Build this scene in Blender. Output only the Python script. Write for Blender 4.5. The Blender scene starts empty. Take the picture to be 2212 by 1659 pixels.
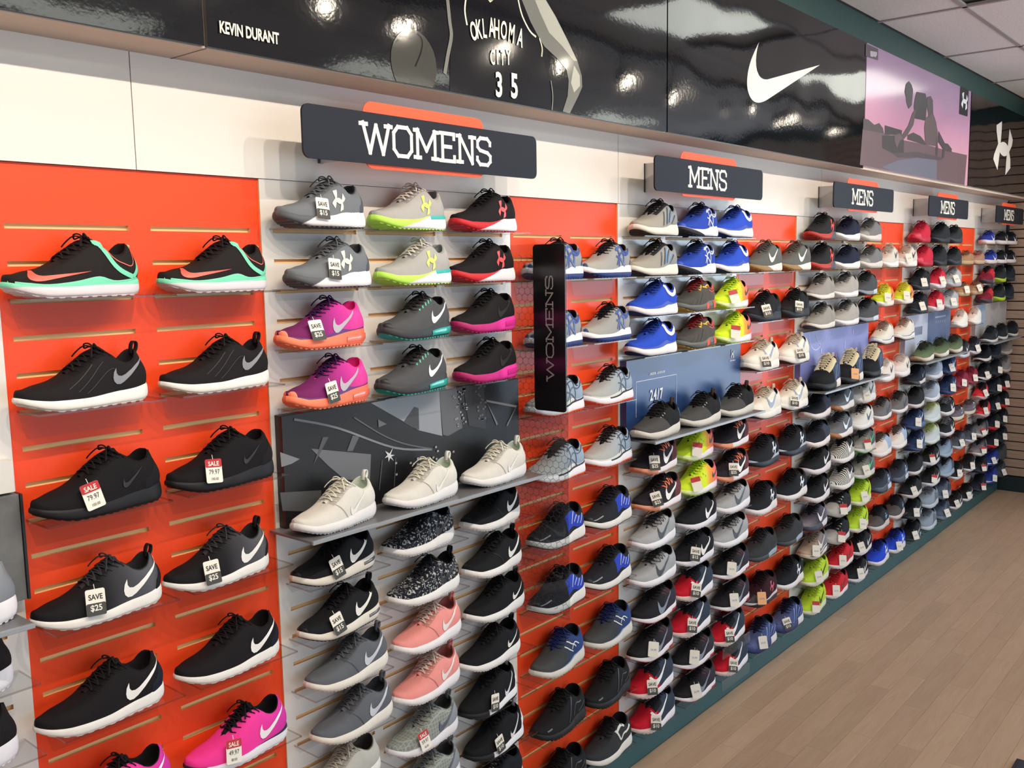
import bpy, bmesh, math, random
import numpy as np
from mathutils import Vector, Matrix
from mathutils.bvhtree import BVHTree
from mathutils.geometry import delaunay_2d_cdt

random.seed(7)
SC = bpy.context.scene
COL = SC.collection
PI = math.pi

# ------------------------------------------------------------------ camera
cam_d = bpy.data.cameras.new('camera')
cam_d.sensor_width = 36.0
cam_d.lens = 2037.37 * 36 / 2212
cam_d.clip_start = 0.05
cam = bpy.data.objects.new('camera', cam_d)
COL.objects.link(cam)
_r = Vector((0.64252704, -0.76607568, -0.01694244))
_u = Vector((0.10647671, 0.06736508, 0.99203057))
_f = Vector((0.75882917, 0.63921044, -0.12485311))
M_ = Matrix((( _r.x, _u.x, -_f.x, -0.26115), (_r.y, _u.y, -_f.y, -2.01293), (_r.z, _u.z, -_f.z, 2.03886), (0, 0, 0, 1)))
cam.matrix_world = M_
SC.camera = cam

# ------------------------------------------------------------------ view, world, daylight
SC.view_settings.view_transform = 'Standard'
SC.view_settings.look = 'None'
SC.view_settings.gamma = 1.0
SC.view_settings.use_curve_mapping = False
SC.view_settings.exposure = 0.0
SC.cycles.transparent_max_bounces = 40
SC.cycles.max_bounces = 7
w = bpy.data.worlds.new('sky')
SC.world = w
w.use_nodes = True
w.node_tree.nodes['Background'].inputs[0].default_value = (0.62, 0.78, 1.0, 1)
w.node_tree.nodes['Background'].inputs[1].default_value = 1.2

SPOT_W = 2.5          # each track lamp
SPOT_COL = (1.0, 0.86, 0.71)
TROFFER = 4.0          # emission of the fluorescent ceiling panels
DAY_W = 170.0          # daylight through the shop window beyond the far corner
DAY2_W = 78.0
def area(name, loc, rot, sx, sy, W, col):
    d = bpy.data.lights.new(name, 'AREA'); d.shape = 'RECTANGLE'; d.size = sx; d.size_y = sy
    d.energy = W; d.color = col
    o = bpy.data.objects.new(name, d); COL.objects.link(o)
    o.location = loc; o.rotation_euler = rot
    return o
# sky light standing in the two shop-window openings (end wall beyond the slat panels, and front wall behind the viewer)
area('daylight_far_window', (8.92, -4.2, 1.5), (0, PI/2, 0), 2.2, 4.0, DAY_W, (0.74, 0.87, 1.0))
area('daylight_front_window', (2.4, -6.92, 1.55), (PI/2, 0, 0), 6.0, 2.1, DAY2_W, (0.80, 0.90, 1.0))

# ------------------------------------------------------------------ colour + material helpers
def lin(h):
    if not isinstance(h, str): return tuple(h)[:3]
    h = h.lstrip('#')
    o = []
    for i in (0, 2, 4):
        c = int(h[i:i+2], 16) / 255
        o.append(c / 12.92 if c <= 0.04045 else ((c + .055) / 1.055) ** 2.4)
    return tuple(o)
MATS = {}
def newmat(name):
    m = bpy.data.materials.new(name); m.use_nodes = True
    return m, m.node_tree, m.node_tree.nodes['Principled BSDF']
def C4(h): return (*lin(h), 1)
def node(nt, t, **kw):
    n = nt.nodes.new(t)
    for k, v in kw.items(): setattr(n, k, v)
    return n
def bump(nt, p, height, strength=.3, dist=.001):
    b = node(nt, 'ShaderNodeBump'); b.inputs['Strength'].default_value = strength; b.inputs['Distance'].default_value = dist
    nt.links.new(height, b.inputs['Height']); nt.links.new(b.outputs[0], p.inputs['Normal'])
def ramp(nt, fac, stops, interp='LINEAR'):
    r = node(nt, 'ShaderNodeValToRGB'); r.color_ramp.interpolation = interp
    e = r.color_ramp.elements
    while len(e) < len(stops): e.new(0.5)
    for el, (p, c) in zip(e, stops): el.position = p; el.color = C4(c)
    nt.links.new(fac, r.inputs[0]); return r.outputs[0]
def plain(col, rough=.6, metal=0.0, spec=.5, coat=0.0):
    key = ('p', col, rough, metal, spec, coat)
    if key in MATS: return MATS[key]
    m, nt, p = newmat('plain_' + str(col).strip('#'))
    p.inputs['Base Color'].default_value = C4(col); p.inputs['Roughness'].default_value = rough
    p.inputs['Metallic'].default_value = metal; p.inputs['Specular IOR Level'].default_value = spec
    p.inputs['Coat Weight'].default_value = coat
    # faint unevenness so that nothing is perfectly uniform
    n = node(nt, 'ShaderNodeTexNoise'); n.inputs['Scale'].default_value = 35
    tc = node(nt, 'ShaderNodeTexCoord'); nt.links.new(tc.outputs['Object'], n.inputs['Vector'])
    bump(nt, p, n.outputs[0], .08, .001)
    MATS[key] = m; return m
def shoe_mat(spec, rough=.75, weave=True):
    """upper / sole material of a shoe; spec is a colour or a tuple describing a pattern along the shoe"""
    key = ('s', spec, rough, weave)
    if key in MATS: return MATS[key]
    m, nt, p = newmat('shoe_cloth' if weave else 'shoe_rubber')
    p.inputs['Roughness'].default_value = rough
    p.inputs['Specular IOR Level'].default_value = .3
    tc = node(nt, 'ShaderNodeTexCoord'); sep = node(nt, 'ShaderNodeSeparateXYZ')
    nt.links.new(tc.outputs['Generated'], sep.inputs[0])
    def dot(nx, nz):
        a = node(nt, 'ShaderNodeMath', operation='MULTIPLY'); a.inputs[1].default_value = nx; nt.links.new(sep.outputs[0], a.inputs[0])
        b = node(nt, 'ShaderNodeMath', operation='MULTIPLY_ADD'); b.inputs[1].default_value = nz
        nt.links.new(sep.outputs[2], b.inputs[0]); nt.links.new(a.outputs[0], b.inputs[2]); return b.outputs[0]
    if isinstance(spec, str):
        n = node(nt, 'ShaderNodeTexNoise'); n.inputs['Scale'].default_value = 60; nt.links.new(tc.outputs['Object'], n.inputs['Vector'])
        mx = node(nt, 'ShaderNodeMix', data_type='RGBA'); c = lin(spec)
        mx.inputs[6].default_value = (*[v * .95 for v in c], 1); mx.inputs[7].default_value = (*[min(1, v * 1.04) for v in c], 1)
        nt.links.new(n.outputs[0], mx.inputs[0]); nt.links.new(mx.outputs[2], p.inputs['Base Color'])
    elif spec[0] == 'g':        # gradient toe -> heel through several stops
        nt.links.new(ramp(nt, sep.outputs[0], spec[1]), p.inputs['Base Color'])
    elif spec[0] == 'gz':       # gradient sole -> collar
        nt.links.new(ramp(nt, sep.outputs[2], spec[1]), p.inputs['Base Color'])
    elif spec[0] == 's':        # hard split along a slanted line
        _, A, B, nx, nz, thr = spec
        mr = node(nt, 'ShaderNodeMapRange'); mr.inputs[1].default_value = thr - .008; mr.inputs[2].default_value = thr + .008
        nt.links.new(dot(nx, nz), mr.inputs[0])
        mx = node(nt, 'ShaderNodeMix', data_type='RGBA'); mx.inputs[6].default_value = C4(A); mx.inputs[7].default_value = C4(B)
        nt.links.new(mr.outputs[0], mx.inputs[0]); nt.links.new(mx.outputs[2], p.inputs['Base Color'])
    elif spec[0] == 'camo':
        n = node(nt, 'ShaderNodeTexNoise'); n.inputs['Scale'].default_value = 55; n.inputs['Detail'].default_value = 6; n.inputs['Distortion'].default_value = 2.5
        nt.links.new(tc.outputs['Object'], n.inputs['Vector'])
        nt.links.new(ramp(nt, n.outputs[0], [(0, spec[1]), (.50, spec[1]), (.56, spec[2]), (.63, spec[3]), (1, spec[3])]), p.inputs['Base Color'])
    elif spec[0] == 'zebra':
        wv = node(nt, 'ShaderNodeTexWave'); wv.inputs['Scale'].default_value = 28; wv.inputs['Distortion'].default_value = 3
        nt.links.new(tc.outputs['Object'], wv.inputs['Vector'])
        nt.links.new(ramp(nt, wv.outputs[0], [(0, spec[1]), (.45, spec[1]), (.55, spec[2]), (1, spec[2])]), p.inputs['Base Color'])
    elif spec[0] == 'lat':
        v = node(nt, 'ShaderNodeTexVoronoi', feature='DISTANCE_TO_EDGE'); v.inputs['Scale'].default_value = 90; v.inputs['Randomness'].default_value = .1
        nt.links.new(tc.outputs['Object'], v.inputs['Vector'])
        nt.links.new(ramp(nt, v.outputs[0], [(0, spec[1]), (.06, spec[1]), (.10, spec[2]), (1, spec[2])]), p.inputs['Base Color'])
    if weave:
        v = node(nt, 'ShaderNodeTexVoronoi'); v.inputs['Scale'].default_value = 420
        nt.links.new(tc.outputs['Object'], v.inputs['Vector']); bump(nt, p, v.outputs[0], .35, .0006)
        p.inputs['Specular IOR Level'].default_value = .18
    MATS[key] = m; return m
def mat_acrylic(name, tint=(.95, .96, .97), rough=.03, ior=1.42):
    m, nt, p = newmat(name); nt.nodes.remove(p)
    out = nt.nodes['Material Output']
    fr = node(nt, 'ShaderNodeFresnel'); fr.inputs[0].default_value = ior
    tr = node(nt, 'ShaderNodeBsdfTransparent'); tr.inputs[0].default_value = (*tint, 1)
    gl = node(nt, 'ShaderNodeBsdfGlossy'); gl.inputs['Roughness'].default_value = rough
    mx = node(nt, 'ShaderNodeMixShader'); ge = node(nt, 'ShaderNodeNewGeometry')
    iv = node(nt, 'ShaderNodeMath', operation='SUBTRACT'); iv.inputs[0].default_value = 1; nt.links.new(ge.outputs['Backfacing'], iv.inputs[1])
    ml = node(nt, 'ShaderNodeMath', operation='MULTIPLY'); nt.links.new(fr.outputs[0], ml.inputs[0]); nt.links.new(iv.outputs[0], ml.inputs[1])
    nt.links.new(ml.outputs[0], mx.inputs[0]); nt.links.new(tr.outputs[0], mx.inputs[1]); nt.links.new(gl.outputs[0], mx.inputs[2])
    nt.links.new(mx.outputs[0], out.inputs[0]); return m
ACRYLIC = mat_acrylic('clear_acrylic', (.95, .955, .96), .03, 1.3)
PANE = mat_acrylic('divider_acrylic', (.82, .84, .86))
GLASS = mat_acrylic('window_glass', (.96, .98, .98), .01)
def mat_emit(name, col, st):
    m, nt, p = newmat(name); p.inputs['Base Color'].default_value = C4(col)
    p.inputs['Emission Color'].default_value = C4(col); p.inputs['Emission Strength'].default_value = st; return m
def mat_laminate(name, col, rough, wav=.0, fine=.0, spec=.5, scale=2.0, var=.0):
    m, nt, p = newmat(name)
    p.inputs['Base Color'].default_value = C4(col); p.inputs['Roughness'].default_value = rough; p.inputs['Specular IOR Level'].default_value = spec
    tc = node(nt, 'ShaderNodeTexCoord')
    n1 = node(nt, 'ShaderNodeTexNoise'); n1.inputs['Scale'].default_value = scale; n1.inputs['Detail'].default_value = 1
    n2 = node(nt, 'ShaderNodeTexNoise'); n2.inputs['Scale'].default_value = 70; n2.inputs['Detail'].default_value = 2
    nt.links.new(tc.outputs['Object'], n1.inputs['Vector']); nt.links.new(tc.outputs['Object'], n2.inputs['Vector'])
    a = node(nt, 'ShaderNodeMath', operation='MULTIPLY'); a.inputs[1].default_value = wav; nt.links.new(n1.outputs[0], a.inputs[0])
    b = node(nt, 'ShaderNodeMath', operation='MULTIPLY_ADD'); b.inputs[1].default_value = fine; nt.links.new(n2.outputs[0], b.inputs[0]); nt.links.new(a.outputs[0], b.inputs[2])
    bump(nt, p, b.outputs[0], 1.0, 1.0)
    return m

# ------------------------------------------------------------------ object helpers
def mesh(name, verts, faces, smooth=False, sharp=None):
    me = bpy.data.meshes.new(name)
    me.from_pydata([tuple(v) for v in verts], [], [tuple(f) for f in faces])
    if smooth:
        me.polygons.foreach_set('use_smooth', [True] * len(me.polygons))
        if sharp: me.set_sharp_from_angle(angle=sharp)
    me.update(); return me
def boxmesh(name, x0, x1, y0, y1, z0, z1, bev=0.0):
    if bev:
        bm = bmesh.new(); bmesh.ops.create_cube(bm, size=1)
        bmesh.ops.transform(bm, matrix=Matrix.Translation(((x0+x1)/2, (y0+y1)/2, (z0+z1)/2)) @ Matrix.Diagonal((x1-x0, y1-y0, z1-z0, 1)), verts=bm.verts)
        bmesh.ops.bevel(bm, geom=bm.edges[:], offset=bev, segments=2, affect='EDGES', profile=.5)
        me = bpy.data.meshes.new(name); bm.to_mesh(me); bm.free(); return me
    v = [(x, y, z) for z in (z0, z1) for y in (y0, y1) for x in (x0, x1)]
    f = [(0, 2, 3, 1), (4, 5, 7, 6), (0, 1, 5, 4), (2, 6, 7, 3), (1, 3, 7, 5), (0, 4, 6, 2)]
    return mesh(name, v, f)
def ob(name, me, mat=None, parent=None, loc=None, rot=None, own=False):
    """links a mesh as one object; own=True puts the material on the object so that meshes can be shared"""
    o = bpy.data.objects.new(name, me); COL.objects.link(o)
    if parent is not None: o.parent = parent
    if loc is not None: o.location = loc
    if rot is not None: o.rotation_euler = rot
    if mat is not None:
        if own:
            if not me.materials: me.materials.append(None)
            o.material_slots[0].link = 'OBJECT'; o.material_slots[0].material = mat
        else:
            if not me.materials: me.materials.append(mat)
    return o
def empty(name, loc, rz=0.0):
    o = bpy.data.objects.new(name, None); COL.objects.link(o); o.location = loc; o.rotation_euler = (0, 0, rz)
    o.empty_display_size = .05; return o
def tag(o, label=None, cat=None, group=None, kind=None):
    if label: o['label'] = label
    if cat: o['category'] = cat
    if group: o['group'] = group
    if kind: o['kind'] = kind
    return o
def poly_inside(p, poly):
    x, y = p; c = False; j = len(poly) - 1
    for i in range(len(poly)):
        xi, yi = poly[i]; xj, yj = poly[j]
        if (yi > y) != (yj > y) and x < (xj - xi) * (y - yi) / (yj - yi) + xi: c = not c
        j = i
    return c
def tri_poly(poly, step=None):
    """triangles filling a 2D outline, with inner points every `step`"""
    pts = []
    for i in range(len(poly)):
        a = Vector(poly[i]); b = Vector(poly[(i + 1) % len(poly)])
        n = 1 if not step else max(1, int((b - a).length / step))
        for k in range(n): pts.append(a.lerp(b, k / n))
    nb = len(pts)
    edges = [(i, (i + 1) % nb) for i in range(nb)]
    if step:
        xs = [p[0] for p in poly]; ys = [p[1] for p in poly]
        yv = min(ys) + step / 2
        while yv < max(ys):
            xv = min(xs) + step / 2
            while xv < max(xs):
                if poly_inside((xv, yv), poly): pts.append(Vector((xv, yv)))
                xv += step
            yv += step
    r = delaunay_2d_cdt(pts, edges, [], 1, 1e-6)
    return [tuple(v) for v in r[0]], [tuple(f) for f in r[2]]
def flat_print(name, poly, y, mat, parent, thick=.0008):
    """a flat printed or cut shape standing in the plane y, given as (x, z) outline, with a little thickness"""
    v2, f2 = tri_poly(poly)
    n = len(v2)
    v = [(a, y, b) for a, b in v2] + [(a, y + thick, b) for a, b in v2]
    f = []
    for t in f2:
        a, b, c = (Vector((*v2[i], 0)) for i in t)
        t = t if (b - a).cross(c - a).z > 0 else (t[0], t[2], t[1])
        f.append(t)
    return ob(name, mesh(name, v[:n], f), mat, parent)
def ribbon2(pts, wd):
    """outline of a polyline of width wd (2D)"""
    pts = [Vector(p) for p in pts]; L = []; R = []
    for i, p in enumerate(pts):
        d = (pts[min(i + 1, len(pts) - 1)] - pts[max(i - 1, 0)]).normalized(); n = Vector((-d.y, d.x)) * wd / 2
        L.append(tuple(p + n)); R.append(tuple(p - n))
    return L + R[::-1]
def smooth_line(pts, n=6):
    """Catmull-Rom through 2D/3D points"""
    P = [Vector(p) for p in pts]; out = []
    for i in range(len(P) - 1):
        a = P[max(i - 1, 0)]; b = P[i]; c = P[i + 1]; d = P[min(i + 2, len(P) - 1)]
        for k in range(n):
            t = k / n
            out.append(.5 * ((2 * b) + (c - a) * t + (2 * a - 5 * b + 4 * c - d) * t * t + (3 * b - a - 3 * c + d) * t ** 3))
    out.append(P[-1]); return [tuple(v) for v in out]
TXT = {}
def text_mesh(s, size=1.0, sx=1.0, extrude=0.0, align='CENTER', bold=0.0, space=1.0):
    """lettering as a flat mesh in the local xz plane facing -y, centred on its height"""
    key = (s, size, sx, extrude, align, bold, space)
    if key in TXT: return TXT[key]
    cu = bpy.data.curves.new('lettering', 'FONT'); cu.body = s; cu.size = 1; cu.extrude = extrude / size; cu.align_x = align; cu.offset = bold; cu.space_character = space
    cu.resolution_u = 3
    o = bpy.data.objects.new('lettering_tmp', cu); COL.objects.link(o)
    dg = bpy.context.evaluated_depsgraph_get()
    me = bpy.data.meshes.new_from_object(o.evaluated_get(dg))
    bpy.data.objects.remove(o); bpy.data.curves.remove(cu)
    zs = [v.co.y for v in me.vertices]; h0, h1 = min(zs), max(zs)
    k = size / (h1 - h0)
    for v in me.vertices:
        x, y, z = v.co; v.co = (x * k * sx, -z * size, (y - (h0 + h1) / 2) * k)
    me.name = 'lettering'; me.materials.clear(); me.update()
    TXT[key] = me; return me
def rrect(x0, x1, z0, z1, r, n=6):
    o = []
    for cx, cz, a0 in ((x1 - r, z1 - r, 0), (x0 + r, z1 - r, 90), (x0 + r, z0 + r, 180), (x1 - r, z0 + r, 270)):
        for k in range(n + 1):
            a = math.radians(a0 + 90 * k / n); o.append((cx + r * math.cos(a), cz + r * math.sin(a)))
    return o
def slab(name, outline, y0, y1, mat, parent=None, loc=None, own=False):
    """a board cut to an (x, z) outline between planes y0 (front) and y1"""
    n = len(outline)
    v = [(a, y0, b) for a, b in outline] + [(a, y1, b) for a, b in outline]
    f = [tuple(range(n)), tuple(range(2 * n - 1, n - 1, -1))] + [((i + 1) % n, i, n + i, n + (i + 1) % n) for i in range(n)]
    me = mesh(name, v, f)
    bm = bmesh.new(); bm.from_mesh(me); bmesh.ops.recalc_face_normals(bm, faces=bm.faces); bm.to_mesh(me); bm.free()
    return ob(name, me, mat, parent, loc, own=own)
# outlines of the check mark and of the two-curve emblem
def bez(p0, p1, p2, p3, n=8):
    return [tuple((1-t)**3*a + 3*(1-t)**2*t*b + 3*(1-t)*t*t*c + t**3*d for a, b, c, d in zip(p0, p1, p2, p3)) for t in [k / n for k in range(n)]]
def _check():
    p = [(24, 7.8)]
    p += bez((6.442, 15.276), (4.986, 15.892), (3.763, 16.201), (2.774, 16.201), 5)
    p += bez((2.774, 16.201), (1.654, 16.201), (.841, 15.809), (.337, 15.024), 5)
    p += bez((.337, 15.024), (.02, 14.52), (-.073, 13.881), (.057, 13.106), 4)
    p += bez((.057, 13.106), (.187, 12.331), (.533, 11.506), (1.093, 10.628), 4)
    p += bez((1.093, 10.628), (1.56, 9.918), (2.325, 8.985), (3.39, 7.828), 4)
    p += bez((3.39, 7.828), (3.026, 8.40), (2.746, 9.03), (2.606, 9.676), 4)
    p += bez((2.606, 9.676), (2.326, 10.871), (2.578, 11.748), (3.362, 12.308), 4)
    p += bez((3.362, 12.308), (3.735, 12.569), (4.248, 12.70), (4.902, 12.70), 4)
    p += bez((4.902, 12.70), (5.424, 12.70), (6.012, 12.616), (6.666, 12.448), 4)
    return [((x - 12) / 24, (12 - y) / 24) for x, y in p][::-1]
CHECK = _check()
# fatter check mark as sewn on the shoes, its tail climbing toward the heel
CHECK2 = [(-.40, .17), (-.47, .07), (-.50, -.04), (-.49, -.13), (-.43, -.20), (-.34, -.21), (-.24, -.17), (-.05, -.05), (.2, .14), (.5, .42), (.24, .235), (0, .09), (-.18, .0), (-.29, -.03), (-.37, -.01), (-.405, .05)]
def _emblem():
    A = [(530, 470), (455, 540), (460, 610), (490, 745), (440, 880), (430, 940), (497, 1056), (515, 880), (523, 800), (526, 700), (532, 560)]
    B = [(648, 520), (705, 640), (695, 715), (657, 800), (680, 880), (687, 990), (615, 1090), (620, 900), (630, 800), (636, 690)]
    f = lambda P: [((x - 568) / 600, (780 - y) / 600) for x, y in P]
    ring_o = [(.012 + .095 * math.cos(a), -.01 + .115 * math.sin(a)) for a in [k * PI / 10 for k in range(20)]]
    ring = [ring_o[k] for k in range(20)]
    return f(A), f(B), ring
EMB_A, EMB_B, EMB_R = _emblem()
# ================================================================== the place
PITCH = .0762
def zslot(k): return 2.135 - (k - 1) * PITCH
PANEL_TOP, PANEL_BOT, CEIL = 2.262, .13, 3.294
X_END = 8.75
SECT = [('W0', -.44, .531), ('O1', .531, 1.161), ('W1', 1.161, 2.124), ('O2', 2.124, 2.755), ('W2', 2.755, 3.728), ('O3', 3.728, 4.384),
        ('W3', 4.384, 5.38), ('O4', 5.38, 6.042), ('W4', 6.042, 7.06), ('O5', 7.06, 7.734), ('W5', 7.734, X_END - .02)]
ORANGE = mat_laminate('orange_laminate', '#f04b22', .36, .0006, .00002, .28, scale=5)
WHITE = mat_laminate('white_laminate', '#ded9d3', .16, .004, .00002, .4, scale=2.6)
MDF = plain('#e8c08a', .8)
BEIGE = plain('#c9b9ab', .7)
GREEN = plain('#17403c', .5)
GREEN_BASE = plain('#2a585c', .5)

# ---- main wall: backing behind the panels, header sheets, slat panels with routed slots
wall = ob('wall_main', boxmesh('wall_main', -4.0, X_END, .02, .14, 0, CEIL + .05), plain('#cfc8c0', .8)); tag(wall, kind='structure')
def panel(name, x0, x1, y, cols, mat):
    """one routed board: a face with slot openings cut through it, the raw board showing inside each slot"""
    hs = .0052; th = .016
    xs = sorted([x0, x1] + [c for ab in cols for c in ab])
    ks = [k for k in range(1, 28)]
    zs = sorted([PANEL_BOT, PANEL_TOP] + [zslot(k) + s * hs for k in ks for s in (-1, 1)])
    holes = {(round(a, 4), round(b, 4)) for a, b in cols}
    zh = {round(zslot(k) - hs, 4) for k in ks}
    V = []; F = []; idx = {}
    def vi(x, yy, z):
        key = (round(x, 5), round(yy, 5), round(z, 5))
        if key not in idx: idx[key] = len(V); V.append(key)
        return idx[key]
    for i in range(len(xs) - 1):
        for j in range(len(zs) - 1):
            if (round(xs[i], 4), round(xs[i + 1], 4)) in holes and round(zs[j], 4) in zh: continue
            F.append((vi(xs[i], y, zs[j]), vi(xs[i + 1], y, zs[j]), vi(xs[i + 1], y, zs[j + 1]), vi(xs[i], y, zs[j + 1])))
    for a, b in ((x0, x1),):
        for i in range(len(zs) - 1):
            for x in (a, b): F.append((vi(x, y, zs[i]), vi(x, y + th, zs[i]), vi(x, y + th, zs[i + 1]), vi(x, y, zs[i + 1])))
    F.append((vi(x0, y, PANEL_TOP), vi(x1, y, PANEL_TOP), vi(x1, y + th, PANEL_TOP), vi(x0, y + th, PANEL_TOP)))
    F.append((vi(x0, y, PANEL_BOT), vi(x1, y, PANEL_BOT), vi(x1, y + th, PANEL_BOT), vi(x0, y + th, PANEL_BOT)))
    me = mesh(name, V, F); me.materials.append(mat); me.materials.append(MDF)
    n_edge = 0
    for p in me.polygons:
        if abs(p.normal.x) > .9 and len(F) : p.material_index = 1
    o = ob(name, me, None, wall)
    for a, b in cols:
        wd = round(b - a, 4)
        if ('slot', wd) not in TXT:
            d = .009
            v = [(-wd/2, 0, -hs), (wd/2, 0, -hs), (wd/2, 0, hs), (-wd/2, 0, hs), (-wd/2, d, -hs - .003), (wd/2, d, -hs - .003), (wd/2, d, hs + .003), (-wd/2, d, hs + .003)]
            sm = mesh('slot', v, [(4, 5, 6, 7), (0, 1, 5, 4), (2, 3, 7, 6), (1, 2, 6, 5), (3, 0, 4, 7)]); sm.materials.append(MDF)
            TXT[('slot', wd)] = sm
        for k in ks: ob('slot', TXT[('slot', wd)], None, o, ((a + b) / 2, y, zslot(k)))
    return o
COLX = {}
for s, x0, x1 in SECT:
    wd = x1 - x0
    if s[0] == 'O':
        cols = [(x0 + wd * .037, x0 + wd * .455), (x0 + wd * .537, x0 + wd * .955)]
        y = .0
    else:
        t = wd * .319; cols = [(x0 + wd * .036 + t * i, x0 + wd * .036 + t * i + wd * .285) for i in range(3)]
        y = -.006
    COLX[s] = [x0 + wd * .246, x0 + wd * .746] if s[0] == 'O' else [x0 + wd * (i + .5) / 3 for i in range(3)]
    panel('slat_panel', x0, x1, y, cols, ORANGE if s[0] == 'O' else WHITE)
hx = [-1.08, .84, 2.755, 4.68, 6.6, X_END - .02]
for a, b in zip(hx, hx[1:]):
    ob('header_sheet', boxmesh('header_sheet', a + .0012, b - .0012, -.009, .018, PANEL_TOP + .001, 2.53), WHITE, wall)
ob('wall_lower_end', boxmesh('wall_lower_end', -4.0, -.45, -.004, .02, .13, PANEL_TOP), WHITE, wall)
ob('corner_post', boxmesh('corner_post', X_END - .055, X_END - .02, -.03, -.007, .13, 2.5, .004), plain('#1c2333', .5), wall)
o = ob('baseboard_main', boxmesh('baseboard_main', -4.0, X_END - .0, -.03, .02, 0, .128, .003), GREEN_BASE); tag(o, kind='structure')
# ---- bulkhead carrying the posters
bulk = ob('trim_1', boxmesh('bulkhead', -4.0, X_END, -.15, .02, 2.516, CEIL), BEIGE); tag(bulk, 'beige boxed bulkhead running above the shoe wall', kind='structure')
ob('bulkhead_seam', boxmesh('bulkhead_seam', .939, .942, -.150, -.009, 2.5152, 2.517), plain('#6f655e', .8), bulk)
ob('green_fascia', boxmesh('green_fascia', -4.0, X_END, -.158, -.15, 3.165, CEIL), GREEN, bulk)
# ---- end wall of brown slat boards
wf = ob('wall_end', boxmesh('wall_end', X_END, X_END + .14, -2.0, .14, 0, CEIL + .05), plain('#2c211c', .8)); tag(wf, kind='structure')
m, nt, p = newmat('brown_slat')
tc = node(nt, 'ShaderNodeTexCoord'); n = node(nt, 'ShaderNodeTexNoise'); n.inputs['Scale'].default_value = 14
mp = node(nt, 'ShaderNodeMapping'); mp.inputs['Scale'].default_value = (1, .6, 9)
nt.links.new(tc.outputs['Object'], mp.inputs[0]); nt.links.new(mp.outputs[0], n.inputs['Vector'])
nt.links.new(ramp(nt, n.outputs[0], [(.3, '#a88c7a'), (.7, '#bda18e')]), p.inputs['Base Color']); p.inputs['Roughness'].default_value = .5
BROWN = m
sl = boxmesh('slat', -.016, 0, -2.0, -.012, -.0335, .0335, .002)
for k in range(41):
    z = .135 + PITCH * (k + .5)
    if z > 3.16: break
    ob('slat', sl, BROWN, wf, (X_END, 0, z))
ob('green_fascia', boxmesh('green_fascia', X_END - .02, X_END, -6.5, -.158, 3.165, CEIL), GREEN, wf)
o = ob('baseboard_end', boxmesh('baseboard_end', X_END - .03, X_END, -2.0, -.03, 0, .128, .003), plain('#14282e', .55)); tag(o, kind='structure')
# remaining walls: the end wall goes on as a shop window, front wall with a long window, back wall
PLASTER = plain('#bdb4aa', .85)
def holed(name, axis, pos, th, a0, a1, hole):
    """wall with one window opening; axis 'x' = plane x=pos running along y, 'y' = plane y=pos running along x"""
    h0, h1, z0, z1 = hole; V = []; F = []
    parts = [(a0, h0, 0, CEIL), (h1, a1, 0, CEIL), (h0, h1, 0, z0), (h0, h1, z1, CEIL)]
    for (p0, p1, q0, q1) in parts:
        b = len(V)
        for z in (q0, q1):
            for d in (0, th):
                for a in (p0, p1):
                    V.append((pos + d, a, z) if axis == 'x' else (a, pos + d, z))
        F += [tuple(b + i for i in f) for f in ((0, 2, 3, 1), (4, 5, 7, 6), (0, 1, 5, 4), (2, 6, 7, 3), (1, 3, 7, 5), (0, 4, 6, 2))]
    o = ob(name, mesh(name, V, F), PLASTER); tag(o, kind='structure'); return o
holed('wall_window_end', 'x', X_END, .12, -7.0, -2.0, (-6.3, -2.2, .35, 2.7))
holed('wall_front', 'y', -7.0, .12, -4.0, X_END, (-1.2, 6.0, .4, 2.75))
o = ob('wall_back', boxmesh('wall_back', -4.12, -4.0, -7.0, .14, 0, CEIL), PLASTER); tag(o, kind='structure')
FRAME = plain('#3b4148', .4, .6)
def window(name, axis, pos, a0, a1, z0, z1, n):
    r = empty(name, (0, 0, 0)); tag(r, kind='structure')
    def bx(nm, p0, p1, q0, q1, t, mat):
        me = boxmesh(nm, pos, pos + t, p0, p1, q0, q1) if axis == 'x' else boxmesh(nm, p0, p1, pos, pos + t, q0, q1)
        return ob(nm, me, mat, r)
    for k in range(n):
        b0 = a0 + (a1 - a0) * k / n; b1 = a0 + (a1 - a0) * (k + 1) / n
        bx('pane', b0 + .03, b1 - .03, z0 + .05, z1 - .05, .006, GLASS)
    for k in range(n + 1):
        b = a0 + (a1 - a0) * k / n; bx('mullion', b - .03, b + .03, z0, z1, .05, FRAME)
    bx('window_frame', a0, a1, z0, z0 + .05, .05, FRAME); bx('window_frame', a0, a1, z1 - .05, z1, .05, FRAME)
window('window_1', 'x', X_END + .03, -6.3, -2.2, .35, 2.7, 3)
window('window_2', 'y', -6.95, -1.2, 6.0, .4, 2.75, 5)
# ---- floor: laminate strips laid along the wall
m, nt, p = newmat('floor_strip')
tc = node(nt, 'ShaderNodeTexCoord'); oi = node(nt, 'ShaderNodeObjectInfo')
mp = node(nt, 'ShaderNodeMapping'); mp.inputs['Scale'].default_value = (1.6, 16, 1)
nt.links.new(tc.outputs['Object'], mp.inputs[0]); nt.links.new(oi.outputs['Random'], mp.inputs['Location'])
n = node(nt, 'ShaderNodeTexNoise'); n.inputs['Scale'].default_value = 3; n.inputs['Detail'].default_value = 5; n.inputs['Distortion'].default_value = .6
nt.links.new(mp.outputs[0], n.inputs['Vector'])
c1 = ramp(nt, n.outputs[0], [(.3, '#c09f83'), (.55, '#c7a78c'), (.8, '#cdaf96')])
hv = node(nt, 'ShaderNodeHueSaturation'); mr = node(nt, 'ShaderNodeMapRange'); mr.inputs[3].default_value = .92; mr.inputs[4].default_value = 1.07
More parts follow.
